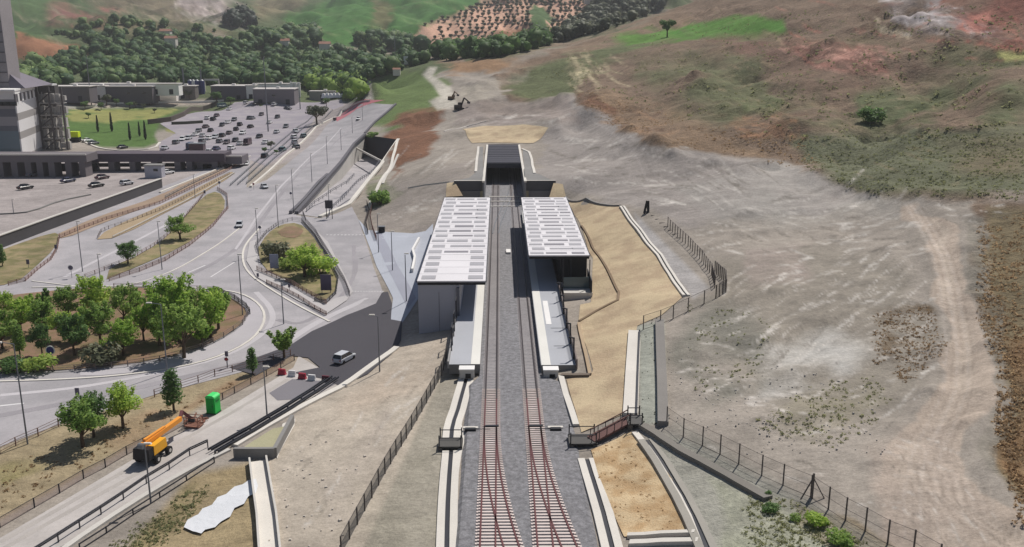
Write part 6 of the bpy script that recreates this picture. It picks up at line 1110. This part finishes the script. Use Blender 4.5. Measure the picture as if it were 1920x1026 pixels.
# tufts and stones
def scatter(name, poly, n, size, mat, lab, seed, keep=1, stone=False):
    rd = random.Random(seed); m_ = MB(); ys_ = [p[1] for p in poly]; xs_ = [p[0] for p in poly]
    for _ in range(n):
        x = rd.uniform(min(xs_), max(xs_)); y = rd.uniform(min(ys_), max(ys_))
        if not inpoly([x], [y], poly)[0]: continue
        if keep < 1 and float(vnoise(np.array([x/22]), np.array([y/11]), seed)[0]) > keep: continue
        d = ray(x, y); p = G(round(x), round(y)); p = p+Vector((rd.uniform(-.4, .4), rd.uniform(-.8, .8), 0)); s = size*rd.uniform(.5, 1.5)
        if stone: m_.box((p.x, p.y, p.z+s*.1), (s, s*rd.uniform(.5, 1), s*.6), rz=rd.uniform(0, 3), taper=.6)
        else: leaves(m_, rd, (p.x, p.y, p.z+s*.25), s*.7, 9, s*.35, .5)
    o = m_.build(name, mat); return tag(o, lab, 'ground cover', kind='stuff')
tuft_b = leafmat('dry_tufts', (186,160,126), (144,120,92), .65); tuft_g = leafmat('green_tufts', (168,168,124), (128,132,96), .65)
scatter('green_tufts', [(1480,255),(1920,250),(1920,375),(1640,366),(1520,330)], 2400, .42, tuft_g, 'low olive scrub on the lower right hillside', 12, .7); scatter('dry_tufts', [(1070,178),(1110,165),(1300,230),(1500,262),(1560,335),(1440,304),(1230,265),(1120,225)], 3400, .45, tuft_b, 'dry brown tufts along the foot of the hill', 1, .6)
scatter('green_tufts', [(950,185),(1000,130),(1280,20),(1920,10),(1920,260),(1500,260),(1300,228),(1110,165)], 3200, .8, tuft_g, 'low green and brown scrub on the hillside', 2, .5)
scatter('dry_tufts', [(1835,420),(1920,400),(1920,1000),(1870,820),(1872,690),(1835,600)], 2600, .36, tuft_b, 'dry brown grass at the right edge', 3, .75)
scatter('dry_tufts', [(200,1026),(340,930),(400,910),(350,985),(300,1026)], 900, .3, tuft_g, 'rough dry grass on the bank at the bottom left', 4); scatter('dry_tufts', [(1400,930),(1480,935),(1640,1026),(1400,1026)], 900, .26, tuft_g, 'scrubby grass between the ditch and the wire fence', 5, .6)
scatter('dry_tufts', [(0,880),(240,790),(480,700),(545,672),(400,745),(240,835),(0,960)], 1300, .35, tuft_b, 'short dry grass on the verge behind the service road', 6, .6); scatter('dry_tufts', [(1110,845),(1180,820),(1280,1000),(1170,1000)], 500, .22, leafmat('straw_tufts', (200,174,132), (172,142,104), .4), 'matted straw on the fenced field in the foreground', 7)
scatter('dry_tufts', [(1640,590),(1740,570),(1775,650),(1700,720),(1640,680)], 1100, .26, tuft_b, 'brown scrub patch beside the curving dirt track', 13, .75); scatter('green_tufts', [(1500,730),(1640,700),(1680,770),(1560,840),(1400,800)], 700, .3, tuft_g, 'sparse olive weeds on the worked ground', 14, .6); scatter('green_tufts', [(1290,560),(1450,600),(1420,720),(1300,740)], 500, .28, tuft_g, 'sparse olive weeds on the worked ground near the low wall', 15, .5); scatter('stones', [(1200,620),(1260,640),(1640,720),(1660,850),(1400,850),(1260,790)], 900, .17, M('stones', (176,170,163), .9, .1), 'stones and clods on the worked ground right of the tracks', 8, .6, True); scatter('stones', [(1170,620),(1240,590),(1240,800),(1195,800)], 160, .2, M('stones_d', (96,98,84), .9, .1), 'dark clods between the white strip and the low wall', 9, .7, True)
scatter('stones', [(480,880),(640,800),(700,820),(640,1026),(500,1026)], 90, .3, M('stones_l', (190,182,172), .9, .1), 'pale stones on the bare embankment', 10, 1, True)
# ---------------------------------------------------------------- air
hz = MB().box((0, 2000, 160), (9600, 9000, 640)); hm = bpy.data.materials.new('haze'); hm.use_nodes = True; ht = hm.node_tree; ht.nodes.remove(ht.nodes['Principled BSDF'])
pv = ht.nodes.new('ShaderNodeVolumePrincipled'); pv.inputs['Density'].default_value = .00012; pv.inputs['Color'].default_value = (.93, .93, .96, 1); ht.links.new(pv.outputs[0], ht.nodes['Material Output'].inputs['Volume'])
o = hz.build('haze', hm); o['kind'] = 'stuff'
